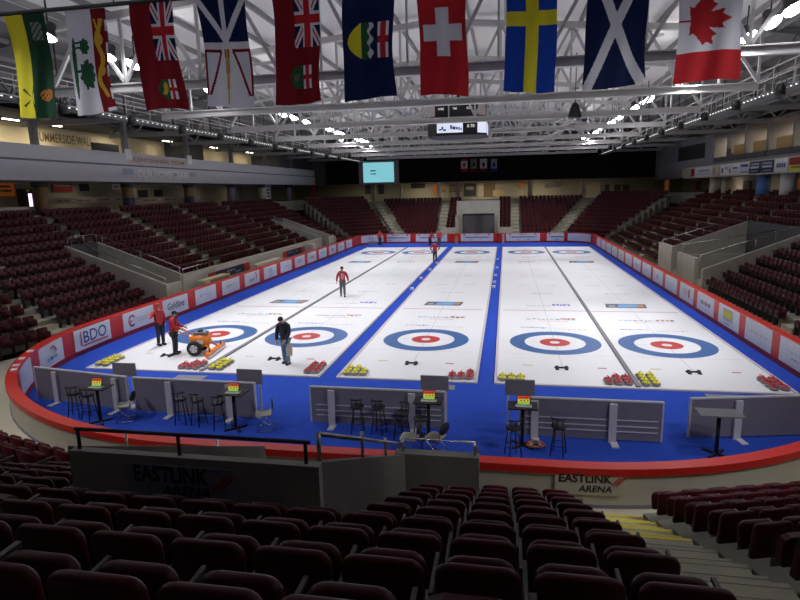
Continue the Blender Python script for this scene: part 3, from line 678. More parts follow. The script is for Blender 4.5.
for i, (a, b, m, nm) in enumerate(pan):
    A = plane_pt(a, 175, 0, 22.68); B = plane_pt(b, 175, 0, 22.68); w = abs(A.y-B.y)/2*.96
    t = thing('sponsor_banner', '%s advertising panel on the band below the tan suites' % nm, 'sign', (22.68, (A.y+B.y)/2, 7.52), 0, 'panels below the suites')
    MB().box(-.02, .02, -w, w, -.46, .46, m).build('face', t)
    e = MB(); R = (0, -1, 0)
    if 'patch' in nm: it = [(-.75*w, 0, .4*w, .8, 'inkred'), (.3*w, .1, 1.1*w, .2, 'inkgrey'), (.3*w, -.2, 1.1*w, .12, 'inklight')]
    elif 'stripe' in nm: it = [(-.7*w, 0, .4*w, .6, 'inkred'), (.3*w, 0, .7*w, .3, 'marktan')]
    elif 'figures' in nm: it = [(-.6*w, -.05, .3*w, .4, 'ink'), (.2*w, .15, .7*w, .2, 'inkgrey'), (.8*w, -.1, .2*w, .4, 'inkred')]
    elif 'small blue' in nm: it = [(0, .1, 1.2*w, .14, 'inkblue'), (0, -.2, 1.2*w, .1, 'inklight')]
    elif 'bars' in nm: it = [(0, .22, 1.7*w, .24, 'inkblue'), (0, -.05, 1.5*w, .16, 'inklight'), (0, -.3, 1.7*w, .1, 'inkblue')]
    elif 'navy' in nm: it = [(0, .25, 1.5*w, .12, 'inkgrey'), (0, -.0, 1.6*w, .16, 'inklight'), (0, -.28, 1.4*w, .08, 'inkgrey')]
    elif 'maroon' in nm: it = [(0, .22, 2*w, .5, 'kick'), (.1*w, -.2, 1.4*w, .12, 'inkbrown')]
    elif 'mountain' in nm: it = [(0, -.12, 1.5*w, .26, 'inkblue'), (0, .08, .9*w, .2, 'inkblue'), (-.05*w, .22, .4*w, .14, 'inkblue')]
    elif 'lettering' in nm: it = [(-.6*w+.3*w*j, 0, .22*w, .3, 'inkblue') for j in range(5)]
    else: it = []
    if it: strokes(e, (-.02, 0, 0), R, (0, 0, 1), it); e.build('print', t)
for i, (px, m, r) in enumerate(((714, 'boardcream', .5), (725, 'creamdim', .4), (762, 'blueposter', .5), (787, 'panelwhite', .55))):
    p = plane_pt(px, 185, 0, 23.9); o = MB().lathe([(r, 0), (r, 1.62)], m, 14).build('column_suites', None, (24.0, p.y, 5.39)); structure(o)
W = 27.9
wallsign('concourse_sign', 'sign', 'orange sign on the concourse below the last suites', 665, 668.5, 180, 191, 1, 57.75, 'orangesign')
wallsign('concourse_sign', 'sign', 'dark red narrow sign on the concourse beside the cream column', 696, 700, 182, 190, 0, W, 'redsign', -1)
wallsign('concourse_lamp', 'lamp', 'small bright lamp glowing on the concourse below the suites', 728.0, 730.5, 187, 190, 0, 27.0, 'tube', -1, .1)
wallsign('concourse_sign', 'sign', 'reddish brown picture on the concourse wall beside the white column', 794, 808, 178, 189, 0, W, 'orangesign', -1)
wallsign('concourse_door', 'door', 'dark door on the concourse wall below the navy panels', 744, 750, 181, 192, 0, W, 'darkwall', -1)

# far end above the stand
structure(MB().box(-22.2, 22.4, 57.6, 58.0, 7.38, 11.4, 'blackcloth').build('wall_black_drape'))
structure(MB().box(-26, -22.2, 57.8, 58.0, 7.4, 11.4, 'darkwall').build('wall_far_upper')); structure(MB().box(22.4, 26, 57.8, 58.0, 7.2, 11.4, 'greywall').build('wall_far_upper'))
structure(MB().box(-26, 26, 58, 66, 7.40, 7.55, 'greywall').build('ceiling_far_concourse'))
vs = thing('big_screen', 'large grey-framed screen glowing pale cyan hung before the black drape', 'screen', (-14.2, 57.0, 8.9))
MB().box(-2.95, 2.75, 0, .35, -1.62, 1.62, 'greypanel').build('frame', vs); MB().box(-2.3, 2.1, -.02, 0, -1.35, 1.38, 'screencyan').build('display', vs)
e = MB(); strokes(e, (0, -.02, 0), (1, 0, 0), (0, 0, 1), [(-.9, .25, .8, .16, 'screenink'), (-1.15, -.15, .3, .12, 'screenink'), (-.7, -.18, .5, .14, 'screenink')]); e.build('caption', vs)
for i, (p0, p1, c, nm) in enumerate(((461, 467.5, ('f_white', 'f_red'), 'white and red'), (470.5, 477, ('f_grey', 'f_dred'), 'greyish maroon'), (480, 487, ('f_white', 'f_dred'), 'white and dark'), (491, 497, ('f_sky', 'f_blue'), 'blue'))):
    A = plane_pt(p0, 159, 1, 57.3); B = plane_pt(p1, 171.5, 1, 57.3); w = (B.x-A.x)/2; h = (A.z-B.z)/2
    t = thing('hanging_pennant', 'small %s flag hanging on the black drape above the tunnel' % nm, 'flag', ((A.x+B.x)/2, 57.3, (A.z+B.z)/2), 0, 'small flags on the black drape')
    mb = MB()
    for k in range(12):
        z0 = h-2*h*k/12; z1 = h-2*h*(k+1)/12; mb.box(-w, w, .01*math.sin(k), .02+.01*math.sin(k), z1, z0, c[1] if (k > 8 or k < (2 if i == 0 else 0)) else c[0])
    mb.build('cloth', t); e = MB(); strokes(e, (0, 0, 0), (1, 0, 0), (0, 0, 1), [(0, .1*h, .7*w, .55*h, 'f_red' if i == 0 else 'f_navy'), (0, -.3*h, .5*w, .2*h, 'f_gold')], .02); e.build('emblem', t)
W = 65.9
wallsign('concourse_sign', 'sign', 'dark menu board on the far concourse wall, screen side', 411, 425, 183.5, 188, 1, W, 'black')
wallsign('concourse_sign', 'sign', 'orange sign at the far concourse beside a white post', 433.5, 437, 184, 195, 1, W, 'orangesign')
wallsign('wall_mural', 'mural', 'pale mural with brown curved stripes on the far concourse wall', 478, 524, 183, 197, 1, W, 'boardcream', extra=[(-.5, 0, .5, 1.8, 'inkbrown'), (-.1, -.4, .5, .8, 'marktan')])
wallsign('wall_mural', 'mural', 'cream mural with brown diagonal bars on the far concourse wall', 440, 449, 184, 198, 1, W, 'boardcream', extra=[(-.2, 0, 1, .4, 'tan')])
wallsign('concourse_shop', 'shop front', 'dark shop opening on the far concourse above the tunnel', 464, 476, 184, 196, 1, W, 'darkwall', extra=[(0, .3, 1.2, .5, 'creamdim')])
wallsign('concourse_sign', 'sign', 'small dark crowd picture on the far concourse wall', 449, 462, 185, 192, 1, W, 'inkbrown', extra=[(-.8+.25*i, (-.3, .3)[i % 2], .12, .5, 'boardcream') for i in range(7)])
wallsign('concourse_sign', 'sign', 'orange glow sign on the far concourse, suite side', 520, 524, 182.5, 188, 1, 65.5, 'orangesign')
wallsign('wall_monitor', 'screen', 'pale blue screen on the far concourse wall, suite side', 545, 561, 183, 187, 1, W, 'greypanel')
wallsign('concourse_column', 'column', 'white post standing on the far concourse', 438, 440.5, 183, 198, 1, 62, 'panelwhite', depth=.4)
for i, px in enumerate((368, 381, 606, 617, 626)):
    wallsign('concourse_door', 'door', 'dark round-headed opening on the far concourse wall, %s from the screen end' % nth(i+1), px-3, px+3, 184.5, 194, 1, W, 'darkwall')
for i, px in enumerate((373, 400, 458, 530, 583, 602)):
    p = plane_pt(px, 190, 1, 60); structure(MB().box(p.x-.3, p.x+.3, 59.7, 60.3, 4.92, 7.4, 'creamdim').build('column_far'))

# ------------------------------------------------------------------ roof steelwork
ZC = 10.60
TY = [-1.1+8.1*k for k in range(8)]
H0 = 15.2
for k, y in enumerate(TY):
    t = thing('roof_truss', 'grey steel roof truss spanning above the ice, %s one back from the hanging flags' % nth(k+1), 'truss', (CX, y, ZC), 0, 'roof trusses')
    MB().box(-H0, H0, -.15, .15, -.02, .03, 'steel').box(-H0, H0, -.025, .025, .0, .30, 'steel').box(-H0, H0, -.15, .15, .28, .33, 'steel').build('bottom_chord', t)
    tz = lambda x: roofz(CX+x)-ZC-.42
    mb = MB()
    for a, b in ((-H0, 0), (0, H0)): mb.beam((a, 0, tz(a)), (b, 0, tz(b)), .26, .30, 'steel')
    mb.build('top_chord', t)
    n = 9; st = 2*H0/n
    for i in range(n):
        x0 = -H0+i*st; xm = x0+st/2; x1 = x0+st
        MB().beam((x0, 0, .35), (xm, 0, tz(xm)), .13, .13, 'steel').build('web_member', t)
        MB().beam((xm, 0, tz(xm)), (x1, 0, .35), .13, .13, 'steel').build('web_member', t)
        MB().beam((x1, 0, .35), (x1, 0, tz(x1)), .11, .11, 'steel').build('web_member', t)
        MB().beam((xm, 0, .35), (xm, 0, tz(xm)), .08, .08, 'steel').build('web_member', t)
# purlins: one thing each, along the hall
for i in range(29):
    x = CX-25.2+1.8*i
    tag(MB().box(x-.06, x+.06, -30, 64, roofz(x)-.24, roofz(x)-.02, 'purlin').build('roof_purlin'), 'slim grey roof purlin running the length of the hall, %s from the balcony side' % nth(i+1), 'purlin', 'roof purlins')
for x, nm in ((-9.2, 'balcony'), (8.6, 'suite')):
    for k in range(0, 7):
        t = TY[k]
        tag(MB().beam((x-1.9, t, ZC+.5), (x+1.9, t+8.1, ZC+2.7), .14, .14, 'steel').build('cross_brace'), 'slanting steel brace between roof trusses %s and %s on the %s side' % (nth(k+1), nth(k+2), nm), 'brace', 'roof braces')
# deep longitudinal girders carrying the truss ends and the catwalks
for sx, nm in ((-1, 'balcony'), (1, 'suite')):
    x = CX+sx*15.9
    t = thing('catwalk', 'grey catwalk hung under the truss ends along the %s side' % nm, 'catwalk', (x, 20, ZC))
    MB().box(-.45, .45, -40, 36, -.30, -.22, 'purlin').build('deck', t)
    for s in (-1, 1):
        mb = MB()
        for zz in (.35, .8): mb.tube([(s*.45, -40, zz), (s*.45, 36, zz)], .025, 'steel', 6)
        for i in range(38): mb.tube([(s*.45, -40+2*i, -.25), (s*.45, -40+2*i, .8)], .02, 'steel', 5)
        mb.build('guard_rail', t)
    for i in range(17): MB().tube([(0, -38+4.5*i, -.25), (0, -38+4.5*i, 2.6)], .035, 'darksteel', 6).build('hanger_rod', t)
    xs = CX+sx*15.2
    s = thing('light_string', 'thin string of tiny lit bulbs under the %s side catwalk' % nm, 'lamp', (xs, 20, ZC-.35))
    MB().tube([(0, -34, 0), (0, 32, 0)], .018, 'darksteel', 6).build('cable', s)
    mb = MB()
    for i in range(150): y = -34+i*.44; mb.box(-.014, .014, y-.035, y+.035, -.045, -.015, 'bulb')
    b = mb.build('bulb', s); b['kind'] = 'stuff'
    for i in range(10):
        y = -1.5+4.6*i
        t = thing('stage_spotlight', 'unlit black spotlight can under the %s side catwalk, %s from the near end' % (nm, nth(i+1)), 'spotlight', (CX+sx*14.6, y, ZC-.55), 0, 'black spotlights under the catwalks')
        MB().lathe([(.08, .20), (.17, .12), (.21, -.24), (.17, -.24)], 'black', 12).build('housing', t); MB().tube([(-.21, 0, -.05), (-.21, 0, .36), (.21, 0, .36), (.21, 0, -.05)], .02, 'darksteel', 6).build('yoke', t)
    # outer lower frames over the stands
    for k in range(0, 8):
        y = TY[k]+1
        t = thing('roof_girder', 'dark grey girder reaching over the stand on the %s side, %s from the near end' % (nm, nth(k+1)), 'girder', (x, y, ZC+.2), 0, 'girders over the stands')
        MB().beam((0, 0, 0), (sx*9.5, 0, .0), .2, .3, 'purlin').build('bottom_chord', t)
        MB().beam((0, 0, 2.6), (sx*9.5, 0, 1.2), .2, .22, 'purlin').build('top_chord', t)
        for j in range(4):
            a = sx*(j*2.4); bb = sx*(j*2.4+1.2); c = sx*(j*2.4+2.4)
            MB().beam((a, 0, .1), (bb, 0, 2.6-.147*abs(bb)), .1, .1, 'purlin').build('web_member', t)
            MB().beam((bb, 0, 2.6-.147*abs(bb)), (c, 0, .1), .1, .1, 'purlin').build('web_member', t)
# floodlights
FL = [-5.3, -2.2, -.6, 1.25, 5.75, 7.4, 10.4, 16.1, 18.3, 21, 27, 29, 31, 37, 39, 41]
FR = [-1.9, -.4, 1.6, 6.6, 8.6, 10.6, 17.3, 19.0, 21.4, 27.4, 29.4, 31.5, 37, 39, 41.2]
def flood(x, y, lab, sgn, power, tx=7.6, ty=None, cone=86):
    t = thing('floodlight', lab, 'floodlight', (x, y, 11.9), 0, 'lit floodlights')
    rot = Matrix.Rotation(sgn*math.radians(-24), 4, 'Y') @ Matrix.Rotation(math.radians(-16), 4, 'X')
    mb = MB(); mb.T = rot; mb.lathe([(.08, .34), (.14, .30), (.18, .12), (.33, -.06), (.34, -.10)], 'darksteel', 16); mb.build('housing', t)
    mb = MB(); mb.T = rot; mb.lathe([(.30, -.08), (.31, -.14), (.26, -.23), (.16, -.29), (.05, -.31)], 'lens', 16); mb.build('lens', t)
    MB().tube([(0, 0, .3), (0, 0, 1.0)], .03, 'darksteel', 6).build('hanger', t)
    ld = bpy.data.lights.new('flood_beam', 'SPOT'); ld.energy = power; ld.spot_size = math.radians(cone); ld.spot_blend = .5; ld.shadow_soft_size = .3; ld.color = (.97, .97, 1)
    lo = bpy.data.objects.new('flood_beam', ld); C.objects.link(lo); lo.location = (x-sgn*.16, y-.08, 11.9-.50)
    tgt = Vector((CX+sgn*tx, min(41, max(-1.5, y)) if ty is None else ty, 0)); d = tgt-Vector(lo.location)
    lo.rotation_euler = d.to_track_quat('-Z', 'Y').to_euler()
    add_uplight(x, y, sgn)
def add_uplight(x, y, sgn):  # unseen uplight added at each flood to brighten the roof deck
    ld = bpy.data.lights.new('added_uplight', 'SPOT'); ld.energy = 120; ld.spot_size = math.radians(130); ld.spot_blend = 1; ld.shadow_soft_size = .3; ld.color = (.97, .96, 1)
    lo = bpy.data.objects.new('added_uplight', ld); C.objects.link(lo); lo.location = (x, y, 12.35)
    lo.rotation_euler = Vector((-sgn*1.9, 0, 1)).to_track_quat('-Z', 'Y').to_euler()
POW = 1330
for y, tx, ty, cn, pw in ((-16.5, 5.5, -6.5, 66, 900), (-18.5, 1.5, -6.5, 60, 900), (-11.5, 6, -6, 80, 700), (45.5, 6.5, 48.5, 84, 1300), (43.3, 1.5, 47.5, 70, 1300)):  # the far-end floods are added to brighten the far stand and tunnel
    for s, nm in ((-1, 'balcony'), (1, 'suite')): flood(CX+s*12.2, y, ('lit floodlight above the near seats on the %s side, %s from the flags' % (nm, {-11.5: 'first', -16.5: 'second', -18.5: 'third'}[y]) if y < 0 else 'added lit floodlight at the far end of the %s side row, %s one' % (nm, 'last' if y > 45 else 'last but')), s, pw, tx, ty, cn)
for i, y in enumerate(FL): flood(-12.05, y, 'lit floodlight above the BDO boards, balcony side, %s from the near end' % nth(i+1), -1, POW, *((7.6, None, 84) if i % 2 else (5.0, None, 76)))
for i, y in enumerate(FR): flood(12.25, y, 'lit floodlight high on the tan-suite side, %s from the near end' % nth(i+1), 1, POW, *((7.6, None, 84) if i % 2 else (5.0, None, 76)))

for (px, py, z), nm in (((575, 110, 11.0), 'first'), ((552, 148, 10.9), 'second')):
    q = plane_pt(px, py, 2, z); t = thing('hanging_loudspeaker', 'black funnel loudspeaker hanging among the trusses on the suite side, %s from the flags' % nm, 'loudspeaker', q)
    MB().lathe([(.10, .45), (.22, .3), (.42, -.35), (.40, -.45), (.1, -.45)], 'black', 14).build('horn', t); MB().tube([(0, 0, .4), (0, 0, roofz(q.x)-q.z)], .03, 'darksteel', 6).build('hanger', t)
# scoreboard
sb = thing('scoreboard', 'black centre-hung scoreboard with bright screens and HOME and GUEST panel', 'scoreboard', (-.1, 19.2, 10.0))
oct_ = lambda w, d, c: [(-w+c, -d), (w-c, -d), (w, -d+c), (w, d-c), (w-c, d), (-w+c, d), (-w, d-c), (-w, -d+c)]
MB().prism(oct_(2.05, 1.9, .65), .0, .95, 'black', 'z').build('lower_ring', sb)
MB().prism(oct_(1.95, 1.8, .5), 1.25, 2.5, 'black', 'z').build('upper_box', sb)
MB().prism(oct_(1.5, 1.4, .5), .95, 1.25, 'redsign', 'z').build('red_band', sb)
MB().tube([(0, 0, 2.5), (0, 0, 4.4)], .12, 'darksteel', 8).build('mast', sb)
scn = MB().box(-1.33, .45, -1.93, -1.9, .18, .80, 'screenwhite').build('front_screen', sb)
e = MB(); strokes(e, (0, -1.93, 0), (1, 0, 0), (0, 0, 1), [(-1.1, .4, .2, .1, 'screenink'), (-.95, .5, .12, .2, 'screenink'), (-.8, .36, .2, .12, 'screenink'), (-.35, .55, .14, .26, 'screenink'), (-.15, .48, .2, .2, 'screenink'), (.05, .46, .12, .18, 'screenink'), (.2, .44, .1, .2, 'screenink'), (.34, .4, .08, .14, 'screenink')]); e.build('screen_print', scn)
lettering('0 70', .5, .22, 'ledtext', (1.0, -1.93, .58), (1, 0, 0), (0, 0, 1), sb, 'digits', bold=.03)
d = Vector((.65, .65, 0)).normalized()
mb = MB(); c = Vector((1.725, -1.575, .5)); n_ = Vector((.707, -.707, 0)); mb.hexa([c-d*.4+n_*.01-Vector((0, 0, .36)), c+d*.4+n_*.01-Vector((0, 0, .36)), c+d*.4+n_*.04-Vector((0, 0, .36)), c-d*.4+n_*.04-Vector((0, 0, .36))], [c-d*.4+n_*.01+Vector((0, 0, .36)), c+d*.4+n_*.01+Vector((0, 0, .36)), c+d*.4+n_*.04+Vector((0, 0, .36)), c-d*.4+n_*.04+Vector((0, 0, .36))], 'screenwhite'); mb.build('corner_screen', sb)
mb = MB(); mb.box(2.05, 2.08, -1.1, 1.1, .15, .85, 'screenwhite'); mb.build('side_screen', sb)
for txt, x in (('HOME', -1.05), ('TIME', -.1), ('GUEST', .9)): lettering(txt, .40 if txt != 'TIME' else .3, .15, 'ledtext', (x, -1.81, 1.78), (1, 0, 0), (0, 0, 1), sb, bold=.03)
for s, nm in ((-1, 'a'), (1, 'b')):
    cc = Vector((s*1.7, -1.55, 1.87)); dd = Vector((.5, s*.5, 0)).normalized(); nn = Vector((s*.707, -.707, 0))
    mb = MB(); z = Vector((0, 0, .55)); mb.hexa([cc-dd*.33+nn*.01-z, cc+dd*.33+nn*.01-z, cc+dd*.33+nn*.04-z, cc-dd*.33+nn*.04-z], [cc-dd*.33+nn*.01+z, cc+dd*.33+nn*.01+z, cc+dd*.33+nn*.04+z, cc-dd*.33+nn*.04+z], 'pinkad'); mb.build('corner_poster', sb)

# ------------------------------------------------------------------ hanging flags
FLW, FLL, FZ0, FY = 1.30, 2.52, 8.46, -9.9
def in_union(u, v):    # u across, v down, both 0..1, the flag turned on its side: canton cells
    a = abs(u-.5); b = abs(v-.5)
    if a < .11 or b < .075: return 'red'
    if a < .18 or b < .13: return 'white'
    d1 = abs(u-v)/1.414; d2 = abs(u+v-1)/1.414
    d = min(d1, d2)
    if d < .022: return 'red'
    if d < .085: return 'white'
    return 'navy'
def ell(u, v, cu, cv, ru, rv): return ((u-cu)/ru)**2+((v-cv)/rv)**2 < 1
def bush(u, v, cu, cv, ru, rv):
    a = math.atan2((v-cv)/rv, (u-cu)/ru); return math.hypot((u-cu)/ru, (v-cv)/rv) < 1+.10*math.sin(7*a)+.07*math.sin(13*a+1)
def f_sask(u, v):
    if u < .46:
        a = math.atan2((v-.80)*2, u-.40); r = math.hypot(u-.36, (v-.80)*2)
        if r < .26 and abs(math.sin(2.5*a)) < .25: return 'green'
        return 'yellow'
    if ell(u, v, .78, .78, .17, .06) and (int(u*31)+int(v*60)) % 3: return 'orange'
    if .62 < u < .88 and .08 < v < .25: return 'grey' if (int(u*24)+int(v*50)) % 3 else 'green'
    return 'green'
def f_pei(u, v):
    if (u > .95 and int(v*9) % 2) or (v > .965 and int(u*4) % 2): return 'white'
    if u > .62:
        k = .78+.07*math.sin(v*16)
        if .10 < v < .86 and (abs(u-k) < .055 or ell(u, v, .77, .30, .10, .06) or ell(u, v, .80, .60, .09, .05) or (v < .24 and abs(abs(u-.78)-.09*(.26-v)/.16) < .025)): return 'gold'
        return 'dred'
    if ell(u, v, .30, .66, .09, .10) and False: return 'green'
    if bush(u, v, .43, .62, .16, .135) or bush(u, v, .41, .35, .10, .075) or ell(u, v, .13, .55, .065, .30): return 'dgreen'
    if .13 < u < .4 and (abs(v-.58) < .014 or abs(v-.36) < .010 or abs(v-.31) < .01): return 'dgreen'
    return 'white'
def shield(u, v, u0, u1, v0, v1, cut=.62):
    x = (u-u0)/(u1-u0); y = (v-v0)/(v1-v0)
    if not (0 < x < 1 and 0 < y < 1): return None
    if x < .35 and abs(y-.5) > .5*math.sqrt(max(0, x/.35)): return None
    if x > cut:
        if abs(x-(cut+1)/2) < .07 or abs(y-.5) < .10: return 'red'
        return 'white'
    return 'S'
def f_ont(u, v):
    if u > .47 and v < .54: return in_union((u-.47)/.53, v/.54)
    s = shield(u, v, .36, .82, .72, .91)
    if s == 'S': return 'gold' if ell(u, v, .54, .80, .06, .05) or ell(u, v, .50, .85, .05, .02) else 'dgreen'
    return s or 'dred'
def f_nl(u, v):
    if v < .405:
        if abs(u-.5) < .055: return 'white'
        if abs(abs(u-.5)-.5*(1-v/.405)) < .065: return 'white'
        return 'navy'
    if v < .465: return 'white'
    w = (v-.465)/.46
    if abs(u-.5) < .045*(1.25-w): return 'gold' if abs(u-.5) < .028 else 'dred'
    for s in (-1, 1):
        x = s*(u-.5)
        if .12 < x < .5:
            if w < .055: return 'dred'
            if w < .92 and (abs(x-(.13+.33*w)) < .026 or abs(x-.475) < .02): return 'dred'
    return 'white'
def f_man(u, v):
    if u > .46 and v < .49: return in_union((u-.46)/.54, v/.49)
    s = shield(u, v, .36, .80, .65, .86)
    if s == 'S': return 'inkb' if ell(u, v, .50, .76, .06, .035) else 'dgreen'
    return s or 'red2'
def f_alb(u, v):
    s = shield(u, v, .10, .92, .33, .65, .72)
    if s == 'S':
        x = (u-.10)/.82; y = (v-.33)/.32
        return 'yellow2' if x < .33 else 'dgreen' if x < .50+.03*math.sin(y*20) else 'snow' if x < .58+.05*math.sin(y*17) else 'sky2'
    return s or 'navy2'
def f_swi(u, v):
    return 'white' if (abs(u-.5) < .41 and abs(v-.465) < .07) or (abs(u-.5) < .145 and abs(v-.465) < .205) else 'red'
def f_swe(u, v): return 'yellow' if abs(u-.52) < .125 or abs(v-.385) < .06 else 'blue'
def f_sco(u, v):
    return 'white' if abs(abs(u-.5)*1.0-abs(v-.49)*.86) < .085 and v > -.1 else 'navy'
LEAF = [(0, 1.0), (.19, .66), (.38, .76), (.29, .24), (.57, .50), (.65, .34), (.95, .38), (.83, .12), (.95, .02), (.48, -.34), (.53, -.50), (.035, -.45), (.03, -.92)]
LEAF = LEAF+[(-x, y) for x, y in LEAF[::-1]]
def inpoly(x, y, P):
    c = False; j = len(P)-1
    for i in range(len(P)):
        xi, yi = P[i]; xj, yj = P[j]
        if (yi > y) != (yj > y) and x < (xj-xi)*(y-yi)/(yj-yi)+xi: c = not c
        j = i
    return c
def f_can(u, v):
    if v > .765 or v < .25: return 'red'
    return 'red' if inpoly((v-.515)/.21, (u-.40)/.455, LEAF) else 'white'
ALIAS = {'inkb': 'inkbrown', 'red2': 'f_dred', 'yellow2': 'f_yellow', 'navy2': 'f_navy', 'sky2': 'f_navy', 'dred': 'f_dred'}
FLAGS = [(f_sask, 'yellow and dark green flag with a lily'), (f_pei, 'white and red flag with green trees and a gold lion'), (f_ont, 'red flag with union canton beside the tree flag'),
         (f_nl, 'white flag with dark blue top and red triangle outlines'), (f_man, 'red flag with union canton beside the navy shield flag'), (f_alb, 'navy flag with a single coloured shield'), (f_swi, 'red flag with a white cross'),
         (f_swe, 'bright blue flag with a yellow cross'), (f_sco, 'navy flag with a white diagonal cross'), (f_can, 'white and red flag with a red maple leaf')]
FXS = [-8.84, -7.12, -5.22, -3.42, -1.62, .14, 1.86, 3.80, 5.60, 7.46]
FWS = [1.16, 1.16, 1.17, 1.24, 1.17, 1.25, 1.12, 1.15, 1.30, 1.30]
def make_flag(i, fn, lab):
    NU, NV = 72, 144; vs = []; fs = []; ms = []; mats = []
    ph = i*1.7; rr = random.Random(i+20); lean = rr.uniform(-.03, .03); a1 = rr.uniform(.02, .05)
    if i < 3: lean = (.12, .14, .14)[i]
    for b in range(NV+1):
        v = b/NV; amp = .25+.75*v
        for a in range(NU+1):
            u = a/NU; pinch = 1-.05*math.sin(v*PI)-.02*math.sin(v*9+ph)
            x = (u-.5)*FWS[i]*pinch+lean*(v-.5)+.02*math.sin(v*5+ph)
            y = a1*amp*math.sin(u*7.5+ph+v*2.2)+.025*amp*math.sin(u*15-ph+v*4)+.05*math.sin(v*4+ph)
            z = -FLL*v-.05*math.sin(u*3.1+ph)*v
            vs.append((x, y, z))
    for b in range(NV):
        for a in range(NU):
            c = fn((a+.5)/NU, (b+.5)/NV); nm = ALIAS.get(c, 'f_'+c if 'f_'+c in M else c)
            if nm not in mats: mats.append(nm)
            n0 = b*(NU+1)+a; fs.append((n0, n0+NU+1, n0+NU+2, n0+1)); ms.append(mats.index(nm))
    me = bpy.data.meshes.new('flag'); me.from_pydata(vs, [], fs)
    for m in mats: me.materials.append(M[m])
    me.polygons.foreach_set('material_index', ms); me.polygons.foreach_set('use_smooth', [True]*len(fs)); me.update()
    o = bpy.data.objects.new('hanging_flag', me); C.objects.link(o); o.location = (FXS[i], FY, FZ0+FLL)
    tag(o, lab+' hanging above the ice', 'flag', 'row of hanging flags')
for i, (fn, lab) in enumerate(FLAGS): make_flag(i, fn, lab)
t = thing('flag_batten', 'long dark pipe from which the row of flags hangs', 'pipe', (-.8, FY, FZ0+FLL+.04))
MB().tube([(-11.5, 0, 0), (10.5, 0, 0)], .05, 'darksteel', 10).build('pipe', t)
for x in (-11, -5.5, 0, 5.5, 10): MB().tube([(x, 0, 0), (x, 0, roofz(x-.8)-FZ0-FLL-.1)], .015, 'darksteel', 6).build('hanger_cable', t)

# ------------------------------------------------------------------ panels on the boards
def board_panel(O, R, w, lab, marks, zc=.63, h=.86):
    t = thing('board_panel', lab, 'advertising panel', O, 0, 'white panels on the rink boards')
    R = Vector(R); N = R.cross(Vector((0, 0, 1)))
    a = R*w/2; mb = MB(); z0 = Vector((0, 0, zc-h/2)); z1 = Vector((0, 0, zc+h/2)); f = N*.022
    mb.hexa([-a+z0, a+z0, a+z0+f, -a+z0+f][::1], [-a+z1, a+z1, a+z1+f, -a+z1+f], 'panelwhite'); mb.build('board', t)
    if callable(marks): marks(t, N*.022+Vector((0, 0, zc)), R)
    elif marks:
        e = MB(); strokes(e, N*.022+Vector((0, 0, zc)), R, (0, 0, 1), marks); e.build('print', t)
    return t
UP = (0, 0, 1)
def m_bdo(t, O, R):
    lettering('BDO', 1.5, .50, 'inkblue', O+R*.12+Vector((0, 0, .06)), R, UP, t, bold=.008)
    e = MB(); strokes(e, O, R, UP, [(-.78, .04, .07, .58, 'inkred'), (.1, -.27, 1.65, .06, 'inkred'), (-.85, .0, .05, .5, 'inkgrey')]); e.build('logo_mark', t)
def m_gold(t, O, R):
    lettering('Goldline', 1.6, .36, 'ink', O+Vector((0, 0, .04)), R, UP, t, bold=.01)
    e = MB(); strokes(e, O, R, UP, [(.35, -.22, .7, .05, 'inklight')]); e.build('print', t)
def m_swirl(t, O, R):
    e = MB(); arcmark(e, O, R, UP, .20, .28, .6, 5.4, 'inkred', 12, cx=-.55); arcmark(e, O, R, UP, .09, .15, 1, 6, 'inkred', 10, cx=-.6, cy=-.12); strokes(e, O, R, UP, [(.2, .03, .9, .06, 'inklight'), (.2, -.1, .7, .03, 'inkgrey')]); e.build('logo_mark', t)
def m_wave(t, O, R):
    e = MB(); arcmark(e, O, R, UP, .30, .36, .3, 2.2, 'inkred', 10, cx=.1, cy=-.05); arcmark(e, O, R, UP, .2, .26, .3, 2.0, 'inkgrey', 10, cx=.15, cy=-.05); strokes(e, O, R, UP, [(-.3, -.13, .16, .16, 'markteal'), (-.05, -.12, .2, .13, 'markblue'), (.3, -.12, .3, .1, 'inkgrey')]); e.build('logo_mark', t)
def m_blue(t, O, R):
    e = MB(); [e.beam(O+R*(-.25+.22*i)+Vector((0, 0, .25)), O+R*(-.12+.22*i)+Vector((0, 0, -.2)), .004, .06, ('inkblue', 'markteal', 'inkblue')[i]) for i in range(3)]; strokes(e, O, R, UP, [(.1, -.3, .4, .06, 'inkgrey')]); e.build('logo_mark', t)
def m_red(t, O, R):
    e = MB(); arcmark(e, O, R, UP, .3, .4, -.6, 1.2, 'inkred', 8, cx=.35, cy=.0); strokes(e, O, R, UP, [(-.4+.22*i, -.12, .15, .2, 'inkgrey') for i in range(4)]); e.build('logo_mark', t)
def m_txt(cols, n=5, w=1.4, h=.14, y=0.):
    return [(-w/2+w*(i+.5)/n, y, w/n*.7, h*(1 if i % 2 else .7), cols[i % len(cols)]) for i in range(n)]
